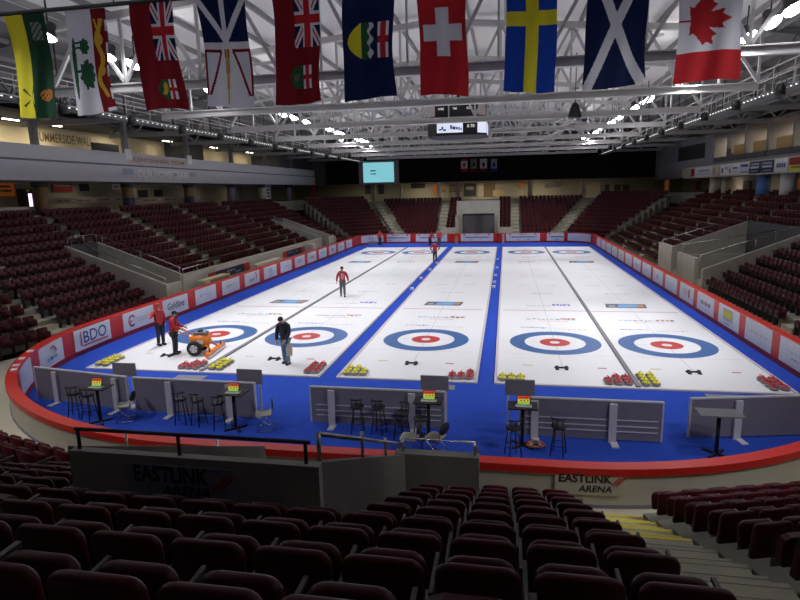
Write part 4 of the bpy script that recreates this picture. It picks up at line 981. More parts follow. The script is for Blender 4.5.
LP = [(m_bdo, 'BDO in navy with red underline', 0), (m_swirl, 'red swirl and pale blue line', 0), (m_gold, 'Goldline in black', 0), ([(-.6, .02, .12, .2, 'inkgrey'), (.1, .05, 1.0, .08, 'inklight'), (.3, -.1, .5, .05, 'inklight')], 'one grey letter and pale line', 0),
      (m_txt(['marktan', 'inklight'], 5, 1.3, .24, .05), 'pale tan and blue print', 0), (m_red, 'grey letters and red curve', 0), (m_blue, 'three slanting blue strokes', 0), (m_txt(['inklight', 'inkgrey'], 6, 1.4, .1, 0), 'faint grey line of print', 0),
      (m_txt(['inkgrey', 'markorange', 'inklight'], 4, 1.0, .3, .05), 'grey and orange blocks', 0), (m_txt(['marktan', 'inkgrey', 'inkbrown'], 5, 1.2, .28, 0), 'tan and brown blocks', 0), (m_txt(['markteal', 'inklight'], 4, 1.2, .2, .05), 'teal print', 0),
      (m_txt(['inkgrey', 'inkblue'], 3, .8, .34, 0), 'tall grey marks', 0), (m_txt(['inklight', 'inkblue'], 5, 1.4, .1, 0), 'thin blue print', 0), (m_txt(['inkgrey'], 4, 1.1, .14, 0), 'short grey print', 0)]
for i, (mk, nm, _) in enumerate(LP):
    y = -4.0+3.17*i+1.2
    board_panel((XL, y, 0) if i else (-13.765, -2.9, 0), (0, 1, 0) if i else (-.058, .998, 0), 2.35, 'board panel with %s, grey balcony side, %s from near corner' % (nm, nth(i+1)), mk)
RP = [('faint grey print on two lines', m_txt(['inklight'], 5, 1.5, .10, .06)+m_txt(['inkgrey'], 3, .6, .08, -.15)), ('a faint grey rule', m_txt(['inklight', 'inkgrey'], 8, 1.7, .06, .02)), ('a yellow square and dark frame', [(-.05, .08, 1.1, .5, 'inkgrey'), (-.05, .10, .95, .36, 'yellowad'), (-.05, -.30, .6, .05, 'inkgrey')]),
      ('grey script and red stroke', m_txt(['inkgrey', 'inkbrown'], 6, 1.5, .2, .02)+[(.3, .02, .5, .06, 'inkred')]), ('tall green and red letters', m_txt(['inklight', 'marktan', 'inklight', 'inkred'], 4, 1.3, .42, .05)), ('thin blue line', m_txt(['inklight'], 6, 1.5, .08)), ('small grey logo', m_txt(['inkgrey'], 3, .5, .2)),
      ('pale teal print', m_txt(['markteal', 'inklight'], 4, 1.1, .14)), ('grey block print', m_txt(['inkgrey', 'inklight'], 4, 1.2, .2)), ('pale blue print', m_txt(['inklight'], 4, 1.2, .2)), ('tan print', m_txt(['marktan'], 4, 1, .2)), ('dark dotted print', m_txt(['ink', 'inkgrey'], 6, 1, .1)), ('blue tall print', m_txt(['inklight'], 3, 1, .3)), ('faint print', m_txt(['inkgrey'], 4, 1, .1)), ('two pale words', m_txt(['inklight'], 2, 1.2, .16))]
for i, (nm, mk) in enumerate(RP):
    y = -3.35+3.0*i
    board_panel((XR, y, 0), (0, -1, 0), 2.35, 'board panel with %s, suite side, %s from near corner' % (nm, nth(i+1)), mk)
def m_far(s):
    def f(t, O, R):
        e = MB(); it = [(0, .02, 3.2, .10, 'inkgrey')]+[(-1.2+.3*i, .02, .2, .12, 'ink') for i in range(9)]+[(-1.5, .33, .25, .14, 'inkred'), (1.45, .33, .25, .14, 'inkred'), (0, .33, .8, .05, 'inkred'), (s*.7, -.3, .5, .1, 'inkgrey'), (-s*.5, -.28, .08, .14, 'markblue'), (s*1.2, -.3, .08, .14, 'markteal')]
        strokes(e, O, R, UP, it); e.build('print', t)
    return f
for i, (xa, xb) in enumerate(((-11.75, -8.1), (-7.4, -3.6), (-1.95, 1.9), (3.4, 7.3), (8.1, 11.7))):
    board_panel(((xa+xb)/2, YF, 0), (1, 0, 0), xb-xa, 'wide white far-end board panel with dark central stripe, %s from the screen side' % nth(i+1), m_far(1 if i % 2 else -1), .64, .9)
def corner_panels(cx, cy, r, angs, labs, mks):
    for (a0, a1), lab, mk in zip(angs, labs, mks):
        t = thing('board_panel', lab, 'advertising panel', (cx, cy, 0), 0, 'white panels on the rink boards')
        n = 8; vs = []; fs = []
        for i in range(n+1):
            a = a0+(a1-a0)*i/n
            for rr in (r, r-.022):
                for z in (.2, 1.05): vs.append((rr*math.cos(a), rr*math.sin(a), z))
        for i in range(n):
            b = 4*i
            fs += [(b+2, b+3, b+7, b+6), (b+1, b, b+4, b+5), (b+3, b+1, b+5, b+7), (b, b+2, b+6, b+4)]
        fs += [(0, 1, 3, 2), (4*n+1, 4*n, 4*n+2, 4*n+3)]
        mb = MB(); mb.add(vs, fs, 'panelwhite'); mb.build('board', t)
        am = (a0+a1)/2; N = Vector((-math.cos(am), -math.sin(am), 0)); R = Vector((-math.sin(am), math.cos(am), 0))*-1
        if mk: mk(t, Vector((math.cos(am), math.sin(am), 0))*(r-.06)+Vector((0, 0, .63)), R)
        for s in range(3):
            pass
corner_panels(XL+RNL, YN+RNL, RNL, [(PI+.235, PI+.42), (PI+.50, PI+.68)], ['white curved board panel with red arc and small print beside the BDO panel', 'white curved board panel behind the end of the first grey partition'], [m_wave, None])
corner_panels(XL+RF, YF-RF, RF, [(.5*PI+.25, PI-.3)], ['white curved board panel with blue print in the far corner, balcony side'], [m_blue])
corner_panels(XR-RF, YF-RF, RF, [(.3, .5*PI-.25)], ['white curved board panel in the far corner, suite side'], [None])
for i, a in enumerate((PI+.45, PI+.54, PI+.62, PI+.67)):
    c = Vector((XL+RNL+(RNL+.12)*math.cos(a), YN+RNL+(RNL+.12)*math.sin(a), 1.12))
    o = MB().box(-.09, .09, -.12, .12, 0, .03, 'panelwhite').build('cap_clip', None, c); o.rotation_euler.z = a
    tag(o, 'small white clip on the red cap of the curved boards, %s after the BDO panel' % nth(i+1), 'clip', 'white clips on the cap')
# EASTLINK ARENA on the cream outer face
def outer_sign(cx, cy, r, a, lab):
    N = Vector((math.cos(a), math.sin(a), 0)); R = Vector((-math.sin(a), math.cos(a), 0))
    O = Vector((cx, cy, 0))+N*(r+.285); t = thing('arena_sign', lab, 'sign', O)
    mb = MB(); e = N*-.005; h = R*.62
    mb.hexa([-h+e+Vector((0, 0, .58)), -h+N*.004+Vector((0, 0, .58)), h+N*.004+Vector((0, 0, .58)), h+e+Vector((0, 0, .58))], [-h+e+Vector((0, 0, .96)), -h+N*.004+Vector((0, 0, .96)), h+N*.004+Vector((0, 0, .96)), h+e+Vector((0, 0, .96))], 'boardcream'); mb.build('sign_plate', t)
    lettering('EASTLINK', .98, .17, 'ink', N*.006+R*-.06+Vector((0, 0, .915)), R, UP, t, bold=.03)
    lettering('ARENA', .62, .135, 'ink', N*.006+R*.12+Vector((0, 0, .71)), R, UP, t, bold=.02, shear=.15)
    mb = MB()
    for i in range(3): mb.beam(N*.012+R*(.42+.05*i)+Vector((0, 0, .80)), N*.012+R*(.56+.05*i)+Vector((0, 0, .95)), .004, .025, 'inkred')
    mb.build('swoosh', t)
outer_sign(XR-RNR, YN+RNR, RNR, 1.5*PI+.052, 'EASTLINK ARENA sign on the cream outer boards above the yellow-edged stairs')
outer_sign(XR-RNR, YN+RNR, RNR, 1.5*PI+.665, 'EASTLINK ARENA sign on the cream outer boards at the frame edge beyond the seats')

# ------------------------------------------------------------------ benches behind the sheets
def partition(x, y, rz, w, lab, posts, ridges):
    t = thing('partition_panel', lab, 'partition', (x, y, 0), rz, 'grey partitions at the benches')
    p = MB().box(-w/2, w/2, -.03, .03, .06, 1.06, 'greypanel').build('panel', t)
    MB().box(-w/2-.02, w/2+.02, -.04, .04, 1.06, 1.10, 'greyedge').build('top_edge', t)
    for s in (-1, 1): MB().box(s*w/2-.02, s*w/2+.02, -.04, .04, .06, 1.06, 'greyedge').build('end_edge', t)
    if ridges:
        mb = MB()
        for z in (.28, .42, .58): mb.box(-w/2+.15, w/2-.1, -.045, -.03, z-.012, z+.012, 'greyedge')
        mb.build('ridge', t)
    for px in posts:
        q = MB().box(px-.09, px+.09, -.12, -.05, 0, 1.02, 'greyedge').build('post', t)
        MB().box(px-.05, px+.12, -.42, -.05, 0, .03, 'greyedge').build('foot', q)
    return t
partition(-9.55, -8.85, math.radians(-9), 3.7, 'grey partition panel at the curved corner under the BDO boards', [-.95, 1.45], False)
partition(-5.55, -9.2, math.radians(-1), 3.85, 'grey partition panel behind the man in the black jacket', [-.75, 1.15], False)
partition(-.08, -9.32, 0, 3.72, 'grey partition panel with pale ridges behind the middle sheet', [-1.25, .98], True)
partition(5.45, -9.45, 0, 3.45, 'grey ridged partition panel behind the sheet next to the yellow-edged stairs', [.55, -1.35], True)
partition(9.75, -8.72, math.radians(11), 3.75, 'grey partition panel by the curved boards at the frame edge', [-.70, 1.4], False)
def score_table(x, y, lab, screen=True, rz=0., big=False):
    t = thing('high_table', lab, 'table', (x, y, 0), rz, 'high tables at the benches')
    w = .36 if not big else .48
    MB().box(-w, w, -.26, .26, 1.03, 1.06, 'black' if not big else 'greywall').build('tabletop', t)
    MB().tube([(0, 0, .03), (0, 0, 1.03)], .045, 'black', 10).build('pole', t)
    mb = MB()
    for a in range(4): mb.beam((0, 0, .03), (.32*math.cos(a*PI/2+.78), .32*math.sin(a*PI/2+.78), .025), .06, .05, 'black')
    mb.build('base', t)
def tablet(x, y, lab):
    t = thing('score_tablet', lab, 'tablet', (x, y, 1.06), 0, 'scoring tablets'); t.scale = (.82, .82, .82)
    MB().hexa([(-.24, -.10, 0), (.24, -.10, 0), (.24, .10, 0), (-.24, .10, 0)], [(-.24, -.10, .02), (.24, -.10, .02), (.24, .10, .02), (-.24, .10, .02)], 'greyedge').build('keyboard', t)
    tr = Matrix.Translation((0, .02, .02)) @ Matrix.Rotation(math.radians(-18), 4, 'X')
    mb = MB(); mb.T = tr; mb.box(-.20, .20, 0, .025, 0, .30, 'black'); mb.build('case', t)
    mb = MB(); mb.T = tr; mb.box(-.18, .18, -.006, 0, .19, .28, 'screenred'); mb.box(-.18, .18, -.006, 0, .10, .185, 'screenyellow'); mb.box(-.18, .18, -.006, 0, .02, .095, 'screengreen'); mb.build('display', t)
    mb = MB(); mb.T = tr; strokes(mb, (0, -.006, 0), (1, 0, 0), (0, 0, 1), [(-.1+.07*i, .23, .03, .04, 'ink') for i in range(4)]+[(-.08+.1*i, .14, .04, .03, 'ink') for i in range(3)], .003); mb.build('screen_print', t)
def scorecard(x, y, rz, lab, full=False, tilt=0.):
    t = thing('score_display', lab, 'display board', (x, y, 0), rz, 'grey display boards at the benches')
    MB().box(-.38, .38, -.025, .025, .98, 1.40, 'greypanel').build('board', t)
    for s in (-1, 1): MB().box(s*.30-.03, s*.30+.03, -.02, .02, 0, 1.0, 'greyedge').build('leg', t)
    MB().box(-.30, .30, -.18, .18, 0, .03, 'greyedge').build('foot', t)
TB = [(-8.05, -10.0, 'curved-corner'), (-3.92, -9.95, 'second'), (1.42, -9.92, 'middle-sheet'), (3.78, -10.0, 'ridged, stair-side')]
for x, y, nm in TB:
    score_table(x, y, 'black single-pole high table at the %s bench partition' % nm)
    tablet(x+.02, y-.05, 'scoring tablet with red, yellow and green rows on the %s bench table' % nm)
    scorecard(x+(.05 if nm[0] != 'r' else -.05), y+(.95 if nm[0] != 'c' else 1.18), 0, 'grey display board rising behind the table at the %s bench' % nm)
score_table(8.3, -9.9, 'empty grey-topped high table at the bench by the frame edge', big=True)
def make_stool():
    t = thing('bar_stool', '', 'stool')
    MB().lathe([(.17, .70), (.185, .72), (.185, .75), (.16, .765)], 'black', 16).build('seat', t)
    for i in range(4):
        a = PI/4+i*PI/2; MB().tube([(.13*math.cos(a), .13*math.sin(a), .71), (.22*math.cos(a), .22*math.sin(a), 0)], .015, 'black', 6).build('leg', t)
    r = [(.185*math.cos(2*PI*i/12), .185*math.sin(2*PI*i/12), .28) for i in range(13)]; MB().tube(r, .011, 'black', 6).build('foot_ring', t)
    bk = [(.19*math.cos(a), .19*math.sin(a), .96) for a in [math.radians(-30-15*i) for i in range(9)]]
    b = MB(); b.tube(bk, .022, 'black', 6)
    for i in (1, 4, 7): b.tube([bk[i], (bk[i][0]*.85, bk[i][1]*.85, .74)], .012, 'black', 6)
    b.build('backrest', t)
    return t
st0 = None
for i, (x, y, rz, lab) in enumerate(((-9.05, -9.75, .3, 'black bar stool at the curved-corner partition, farther from the table'), (-8.55, -9.8, -.2, 'black bar stool at the curved-corner partition, closer to the table'),
        (-5.62, -9.78, .2, 'black bar stool at the second partition, end one away from the table'), (-5.08, -9.82, -.3, 'black bar stool at the second partition, middle of three'), (-4.40, -9.95, .5, 'black bar stool at the second partition, beside the table'),
        (-.52, -9.72, .1, 'black bar stool at the ridged middle partition, first from the post'), (.06, -9.72, -.2, 'black bar stool at the ridged middle partition, second from the post'), (1.28, -10.35, 2.6, 'black bar stool in front of the middle-sheet bench table'), (.75, -10.05, 2.6, 'black bar stool just beside the middle-sheet bench table'),
        (3.55, -10.62, .4, 'black bar stool in front of the stair-side bench table'), (4.62, -10.4, -.3, 'black bar stool by the ridged stair-side partition, away from its table'))):
    if st0 is None: st0 = make_stool(); st0.location = (x, y, 0); st0.rotation_euler.z = rz; st0['label'] = lab; st0['group'] = 'black bar stools'
    else: dup(st0, (x, y, 0), rz, lab, 'black bar stools')
def make_chair():
    t = thing('folding_chair', '', 'chair')
    MB().prism([(-.22, -.20), (.22, -.20), (.23, .18), (.15, .22), (-.15, .22), (-.23, .18)], .44, .47, 'chairgrey', 'z').build('seat', t)
    oval = [(.25*math.cos(2*PI*i/14), .70+.14*math.sin(2*PI*i/14)) for i in range(14)]
    b = MB(); b.prism(oval, -.26, -.22, 'black', 'y', bev=.01); b.build('backrest', t)
    for s in (-1, 1):
        MB().tube([(s*.22, -.24, .74), (s*.22, -.20, .45), (s*.23, .22, .0)], .014, 'chrome', 6).build('leg', t)
        MB().tube([(s*.22, .18, .45), (s*.22, -.28, .0)], .014, 'chrome', 6).build('leg', t)
        MB().tube([(s*.23, .22, .015), (s*.22, -.28, .015)], .012, 'chrome', 6).build('runner', t)
    return t
c0 = None
for x, y, rz, lab in ((-7.42, -9.75, 1.9, 'folding chair with round black back beside the curved-corner bench table'), (-3.12, -9.85, 2.0, 'folding chair with round black back beside the second bench table'), (1.7, -10.75, 1.2, 'pale folding chair in front of the middle-sheet bench table'), (1.08, -10.85, 1.5, 'bluish grey folding chair next to the pale one behind the parapet')):
    if c0 is None: c0 = make_chair(); c0.location = (x, y, 0); c0.rotation_euler.z = rz; c0['label'] = lab; c0['group'] = 'folding chairs'
    else: dup(c0, (x, y, 0), rz, lab, 'folding chairs')
t = thing('cable_coil', 'loose orange and white cable heap on the blue carpet beside the table', 'cable', (4.12, -10.05, 0))
b = MB(); rr = random.Random(5)
b.tube([(.28*math.cos(i*.9)*rr.uniform(.5, 1), .2*math.sin(i*.9)*rr.uniform(.5, 1), .02+.004*i) for i in range(26)], .016, 'orange', 5); b.build('orange_cable', t)
b = MB(); b.tube([(.22*math.cos(i*1.1+1)*rr.uniform(.5, 1), .18*math.sin(i*1.1+1)*rr.uniform(.5, 1), .03+.004*i) for i in range(20)], .013, 'inkwhite', 5); b.build('white_cable', t)
for i, (x, y, lab) in enumerate(((9.9, -5.85, 'dark rubber mat on the carpet behind the outermost sheet, suite side'), (-7.6, -5.95, 'dark grey mat on the carpet behind the orange machine'), (1.2, -5.95, 'grey mat on the carpet behind the middle sheet'))):
    tag(MB().box(-.55, .55, -.22, .22, 0, .02, 'foam').build('step_mat', None, (x, y, 0)), lab, 'mat')

# ------------------------------------------------------------------ ice machine
im = thing('ice_scraper', 'orange wheeled ice scraper machine steered across the ice', 'ice scraper', (-8.75, -3.05, ZI), math.radians(8))
b = MB(); b.prism([(-.30, .30), (.25, .30), (.42, .42), (.36, .74), (.10, .82), (-.28, .80), (-.42, .62)], -.26, .26, 'orange', 'y', bev=.05); b.build('hood', im)
b = MB(); b.box(-.22, .28, -.20, .20, .80, .90, 'greywall'); b.lathe([(.10, .88), (.10, .97), (.05, .99)], 'darksteel', 12, (.02, 0, 0)); b.build('engine', im)
for s in (-1, 1):
    w = MB(); w.T = Matrix.Translation((-.12, s*.42, .30)) @ Matrix.Rotation(PI/2, 4, 'X'); w.lathe([(.18, -.075), (.28, -.075), (.30, -.04), (.30, .04), (.28, .075), (.18, .075)], 'rubber', 24)
    wo = w.build('wheel', im)
    w = MB(); w.T = Matrix.Translation((-.12, s*.42, .30)) @ Matrix.Rotation(PI/2, 4, 'X'); w.lathe([(.05, -.09), (.185, -.072), (.185, .072), (.05, .09)], 'rim', 20)
    for k in range(5): a = 2*PI*k/5; w.beam((.05*math.cos(a), .05*math.sin(a), s*-.085), (.17*math.cos(a), .17*math.sin(a), s*-.08), .03, .02, 'seatmetal')
    w.build('rim', wo)
b = MB(); b.tube([(-.12, -.42, .30), (-.12, .42, .30)], .03, 'darksteel'); b.build('axle', im)
b = MB(); b.box(.50, .64, -.95, .95, .05, .22, 'orange'); b.box(.60, .66, -.95, .95, .0, .12, 'chrome'); b.build('blade_bar', im)
for s in (-1, 1):
    b = MB(); b.beam((.25, s*.2, .45), (.55, s*.4, .18), .07, .07, 'orange'); b.build('blade_arm', im)
    b = MB(); b.tube([(.57, s*.62, .2), (.57, s*.62, .36)], .03, 'darksteel'); b.build('adjuster', im)
b = MB()
for s in (-1, 1): b.tube([(-.30, s*.16, .66), (-.75, s*.2, .95), (-.93, s*.24, 1.02)], .028, 'orange')
b.tube([(-.93, -.24, 1.02), (-.93, .24, 1.02)], .022, 'rubber'); b.build('handlebar', im)
MB().box(-.05, .20, -.275, -.262, .45, .62, 'inkwhite').build('side_label', im)

# ------------------------------------------------------------------ people
def skinmesh(name, verts, edges, radii, parent, m, sub=2, extra=None, root=0):
    me = bpy.data.meshes.new(name); me.from_pydata(verts, edges, []); o = bpy.data.objects.new(name, me); C.objects.link(o)
    sk = o.modifiers.new('s', 'SKIN'); sk.use_smooth_shade = True
    for i, r in enumerate(radii):
        d = me.skin_vertices[0].data[i]; rr = r if isinstance(r, tuple) else (r, r); d.radius = rr; d.use_root = (i == root)
    ss = o.modifiers.new('d', 'SUBSURF'); ss.levels = sub; ss.render_levels = sub
    dg = bpy.context.evaluated_depsgraph_get(); nm = bpy.data.meshes.new_from_object(o.evaluated_get(dg)); nm.name = name
    vs = [tuple(v.co) for v in nm.vertices]; fs = [tuple(p.vertices) for p in nm.polygons]
    bpy.data.objects.remove(o); bpy.data.meshes.remove(me); bpy.data.meshes.remove(nm)
    mb = MB(); mb.add(vs, fs, m, True)
    if extra: extra(mb)
    return mb.build(name, parent)
def person(loc, rz, lab, top, legs, hair='hair', stride=.0, armL=None, armR=None, lean=0., headdip=0., H=1.75, cap=None, trim=False, bend=0.):
    """stands at the origin facing +x; z up. Arms: list of elbow, wrist offsets from the shoulder."""
    t = thing('person', lab, 'person', loc, rz)
    k = H/1.75
    hip = Vector((0, 0, .93)); ch = Vector((lean*.6+bend*.42, 0, 1.30-bend*.16)); nk = Vector((lean*.9+bend*.62, 0, 1.49-bend*.30)); hd = nk+Vector((.03+headdip*.07, 0, .15-headdip*.03))
    shp = {s: nk+Vector((-.02, s*.19, -.06)) for s in (-1, 1)}
    AL = armL or [(-.02, .07, -.29), (.06, .05, -.54)]; AR = armR or [(-.02, -.07, -.29), (.06, -.05, -.54)]
    legsP = {}
    for s in (-1, 1):
        f = stride*s
        legsP[s] = [hip+Vector((0, s*.09, -.03)), Vector((f*.5+.03, s*.10, .50)), Vector((f-.02 if f < 0 else f, s*.11, .09)), Vector((f+.13, s*.13, .035))]
    V = []; E = []; R = []
    def add(p, r, q=None):
        V.append(tuple(Vector(p)*k)); R.append(r if not isinstance(r, tuple) else (r[0]*k, r[1]*k) if True else r)
        if not isinstance(r, tuple): R[-1] = r*k
        if q is not None: E.append((q, len(V)-1))
        return len(V)-1
    i0 = add(hip, .125); i1 = add((hip+ch)/2, .125, i0); i2 = add(ch, .135, i1); i3 = add(nk+Vector((0, 0, -.04)), .075, i2); i4 = add(nk+Vector((.01, 0, .03)), .052, i3)
    i5 = add(hd, .082, i4); i6 = add(hd+Vector((.01, 0, .09)), .078, i5)
    wr = {}
    for s, A in ((1, AL), (-1, AR)):
        a = add(shp[s]*.5+ch*.5+Vector((0, s*.05, .08)), .075, i2); b = add(shp[s], .062, a); c = add(shp[s]+Vector(A[0]), .046, b); d = add(shp[s]+Vector(A[1]), .031, c)
        dr = (Vector(A[1])-Vector(A[0])).normalized(); pm = add(shp[s]+Vector(A[1])+dr*.055, (.040), d)
        sd = dr.cross(Vector((0, s, 0))); sd = sd.normalized() if sd.length > .1 else Vector((1, 0, 0)); inn = dr.cross(sd).normalized()
        wr[s] = (shp[s]+Vector(A[1])+dr*.09)
        for j, L in enumerate((.070, .080, .076, .060)):
            o = (j-1.5)*.021; f1 = add(shp[s]+Vector(A[1])+dr*.095+sd*o, .0095, pm); add(shp[s]+Vector(A[1])+dr*(.095+L*.6)+sd*o*1.1+inn*.012, .0088, f1); f2 = len(V)-1; add(shp[s]+Vector(A[1])+dr*(.095+L)+sd*o*1.1+inn*.03, .0075, f2)
        th = add(shp[s]+Vector(A[1])+dr*.05+sd*.045+inn*.01, .0115, pm); add(shp[s]+Vector(A[1])+dr*.095+sd*.062+inn*.02, .009, th)
    for s in (-1, 1):
        p = legsP[s]; a = add(p[0], .095, i0); b = add((p[0]+p[1])/2, .080, a); c = add(p[1], .058, b); d = add((p[1]+p[2])/2, .055, c); e = add(p[2], .042, d); add(p[3], .035, e)
    def face(mb):
        c = hd*k+Vector((.01, 0, .035))
        q = Matrix.Translation(c) @ Matrix.Rotation(headdip*.5, 4, 'Y'); mb.T = q
        mb.add([(.075, -.016, -.035), (.075, .016, -.035), (.105, 0, -.038), (.082, 0, .012)], [(0, 2, 1), (0, 3, 2), (2, 3, 1)], 'skin')
        for s in (-1, 1):
            mb.lathe([(.002, -.006), (.010, 0), (.002, .006)], 'inkwhite', 8, (.078, s*.028, .012)); mb.lathe([(.001, -.004), (.005, 0), (.001, .004)], 'ink', 8, (.086, s*.028, .012))
            mb.box(.0, .035, s*.082-.008, s*.082+.008, -.03, .03, 'skin')
        mb.box(.070, .083, -.024, .024, -.066, -.056, 'redsign'); mb.T = None
    skinmesh('body', V, E, R, t, 'skin', 2, face)
    # clothing
    V2 = []; E2 = []; R2 = []
    def add2(p, r, q=None):
        V2.append(tuple(Vector(p)*k)); R2.append(r*k)
        if q is not None: E2.append((q, len(V2)-1))
        return len(V2)-1
    j0 = add2(hip+Vector((0, 0, -.09)), .182); j1 = add2((hip+ch)/2+Vector((.0, 0, 0)), .188, j0); j2 = add2(ch, .198, j1); j3 = add2(nk+Vector((-.01, 0, -.05)), .135, j2); j4 = add2(nk+Vector((0, 0, .035)), .078, j3)
    for s, A in ((1, AL), (-1, AR)):
        a = add2(shp[s]*.7+ch*.3+Vector((0, -s*.02, .05)), .115, j2); b = add2(shp[s], .098, a); c = add2(shp[s]+Vector(A[0]), .072, b); add2(shp[s]+Vector(A[1]), .052, c)
    skinmesh('jacket', V2, E2, R2, t, top, 2)
    V3 = []; E3 = []; R3 = []
    def add3(p, r, q=None):
        V3.append(tuple(Vector(p)*k)); R3.append(r*k)
        if q is not None: E3.append((q, len(V3)-1))
        return len(V3)-1
    h0 = add3(hip+Vector((0, 0, .0)), .150)
    for s in (-1, 1):
        p = legsP[s]; a = add3(p[0]+Vector((0, 0, -.04)), .112, h0); b = add3((p[0]+p[1])/2, .100, a); c = add3(p[1], .082, b); d = add3((p[1]+p[2])/2, .078, c); add3(p[2]+Vector((0, 0, -.02)), .070, d)
    skinmesh('trousers', V3, E3, R3, t, legs, 2)
    for s in (-1, 1):
        p = legsP[s]; q = p[2]*k; b = MB(); b.prism([(q.x-.09, q.y-.045), (q.x+.13, q.y-.05), (q.x+.19, q.y-.02), (q.x+.19, q.y+.02), (q.x+.13, q.y+.05), (q.x-.09, q.y+.045)], .0, .09, 'black', 'z', bev=.012); b.build('shoe', t)
    c = hd*k
    b = MB(); b.T = Matrix.Translation(c+Vector((-.012, 0, .075))) @ Matrix.Rotation(-.25+headdip*.5, 4, 'Y')
    prof = [(.092, -.05), (.100, -.01), (.094, .04), (.065, .078), (.02, .092)]
    b.lathe(prof, M[hair] if cap is None else M[cap], 16)
    if cap: b.hexa([(.06, -.07, .0), (.17, -.05, -.01), (.17, .05, -.01), (.06, .07, .0)], [(.06, -.07, .014), (.17, -.05, .004), (.17, .05, .004), (.06, .07, .014)], cap)
    b.build('cap' if cap else 'hair', t)
    if trim:
        b = MB(); x = ch.x*k+.165*k
        for s in (-1, 1): b.box(x, x+.03, s*.06-.014, s*.06+.014, 1.10*k, 1.40*k, 'whitecloth')
        b.box(x, x+.028, -.012, .012, 1.02*k, 1.42*k, 'whitecloth'); b.build('jacket_trim', t)
    return t
dirto = lambda x, y: math.atan2(CAM.y-y, CAM.x-x)
P = [(-11.2, -2.05), (-9.78, -3.28), (-4.72, -4.08), (-6.45, 9.75), (-2.85, 27.1), (-5.2, 42.0), (-4.15, 42.0), (-11.15, 42.4)]
person((*P[0], ZI), dirto(*P[0])+.5, 'person in a red jacket and red cap, one arm raised, standing by the boards', 'redjacket', 'blacktrousers', armR=[(.10, -.22, -.16), (.30, -.36, -.14)], cap='redsign', H=1.78)
person((*P[1], ZI), .25, 'person in a red jacket and dark cap holding the orange machine handle', 'redjacket', 'blacktrousers', armL=[(.10, .06, -.26), (.34, .02, -.36)], armR=[(.10, -.06, -.26), (.34, -.02, -.36)], cap='black', headdip=.5, lean=.05, H=1.75)
person((*P[2], ZI), dirto(*P[2])-.6, 'person in a black jacket and jeans looking down, holding a tan cloth bag', 'blackjacket', 'jeans', headdip=1.6, lean=.10, H=1.86, armL=[(.05, .06, -.28), (.20, -.02, -.50)], armR=[(.05, -.07, -.29), (.14, -.03, -.55)], stride=.05)
person((*P[3], ZI), dirto(*P[3]), 'person in a red jacket with white trim walking along the divider towards the camera', 'redjacket', 'greytrousers', stride=.16, trim=True, H=1.8, armL=[(-.05, .12, -.27), (.0, .16, -.52)], armR=[(.05, -.12, -.27), (.12, -.14, -.50)])
person((*P[4], 0), dirto(*P[4])+PI, 'person in a maroon red jacket standing on the blue aisle with hands on hips', 'redjacket', 'blacktrousers', armL=[(-.08, .22, -.22), (.02, .06, -.40)], armR=[(-.08, -.22, -.22), (.02, -.06, -.40)], H=1.8, trim=False)
person((*P[5], 0), dirto(*P[5])+.6, 'person in a red shirt bending forward at the far boards', 'redjacket', 'blacktrousers', bend=.55, H=1.75, armL=[(.12, .02, -.26), (.22, .0, -.48)], armR=[(.12, -.02, -.26), (.22, .0, -.48)])
person((*P[6], 0), dirto(*P[6]), 'person in a bright red shirt standing upright at the far boards', 'brightred', 'greytrousers', H=1.8)
person((*P[7], 0), dirto(*P[7])-.3, 'person in a bright red shirt at the far corner boards near the screen', 'brightred', 'blacktrousers', H=1.8, armL=[(.08, .1, -.24), (.3, .1, -.26)])
t = thing('cloth_bag', 'tan cloth bag held against the leg of the man in jeans', 'bag', (P[2][0]+.22, P[2][1]-.22, .42))
b = MB(); b.prism([(-.10, .0), (.10, .0), (.12, .25), (.05, .50), (-.03, .50), (-.11, .25)], -.05, .05, 'tanbag', 'y', bev=.03); b.build('sack', t); MB().tube([(-.03, 0, .48), (0, 0, .58), (.05, 0, .48)], .012, 'tanbag', 6).build('strap', t)
t = thing('camera_tripod', 'small dark tripod standing by the far boards behind the middle sheet', 'tripod', (2.45, 44.6, 0))
for a in range(3): MB().tube([(0, 0, .9), (.25*math.cos(a*2.1), .25*math.sin(a*2.1), 0)], .02, 'black', 6).build('leg', t)
MB().box(-.14, .14, -.12, .12, .9, 1.1, 'black').build('head', t)
tag(MB().box(2.95, 3.2, 44.8, 45.3, 0, 1.05, 'boardcream').build('water_stand'), 'pale upright stand against the far boards past the middle sheet', 'stand')
tag(MB().box(-2.6, -2.3, 45.0, 45.5, 0, .75, 'tan').build('waste_bin'), 'small tan bin against the far red boards beside the middle sheet', 'bin')

# ------------------------------------------------------------------ arena seats
def rrect(w, z0, z1, r, n=4):
    out = []
    for cx, cz, a in ((w-r, z0+.02, -PI/2), (w-r, z1-r, 0), (-w+r, z1-r, PI/2), (-w+r, z0+.02, PI)):
        q = r if cz > z0+.03 else .02
        cx2 = cx if q == r else (w-.03 if cx > 0 else -w+.03)
        for i in range(n+1): t = a+PI/2*i/n; out.append((cx2+q*math.cos(t), cz+q*math.sin(t)))
    return out
def shear_y(mb, z0, f):
    mb.v = [(x, y+(z-z0)*f, z) for x, y, z in mb.v]
def seat_parts(parent):
    b = MB(); b.prism(rrect(.225, .36, .80, .075), .60, .665, 'maroon', 'y', bev=.014); shear_y(b, .36, .12); b.build('backrest', parent)
    b = MB(); b.prism(rrect(.205, .36, .665, .09), .40, .48, 'maroon2', 'y', bev=.016); shear_y(b, .36, -.05); b.build('seat_pan', parent)
    b = MB(); b.box(-.267, -.243, .28, .64, .56, .585, 'seatmetal'); b.build('armrest', parent)
    b = MB(); b.box(-.267, -.243, .40, .60, .0, .56, 'seatmetal'); b.build('leg', parent)
bpy.context.view_layer.update()
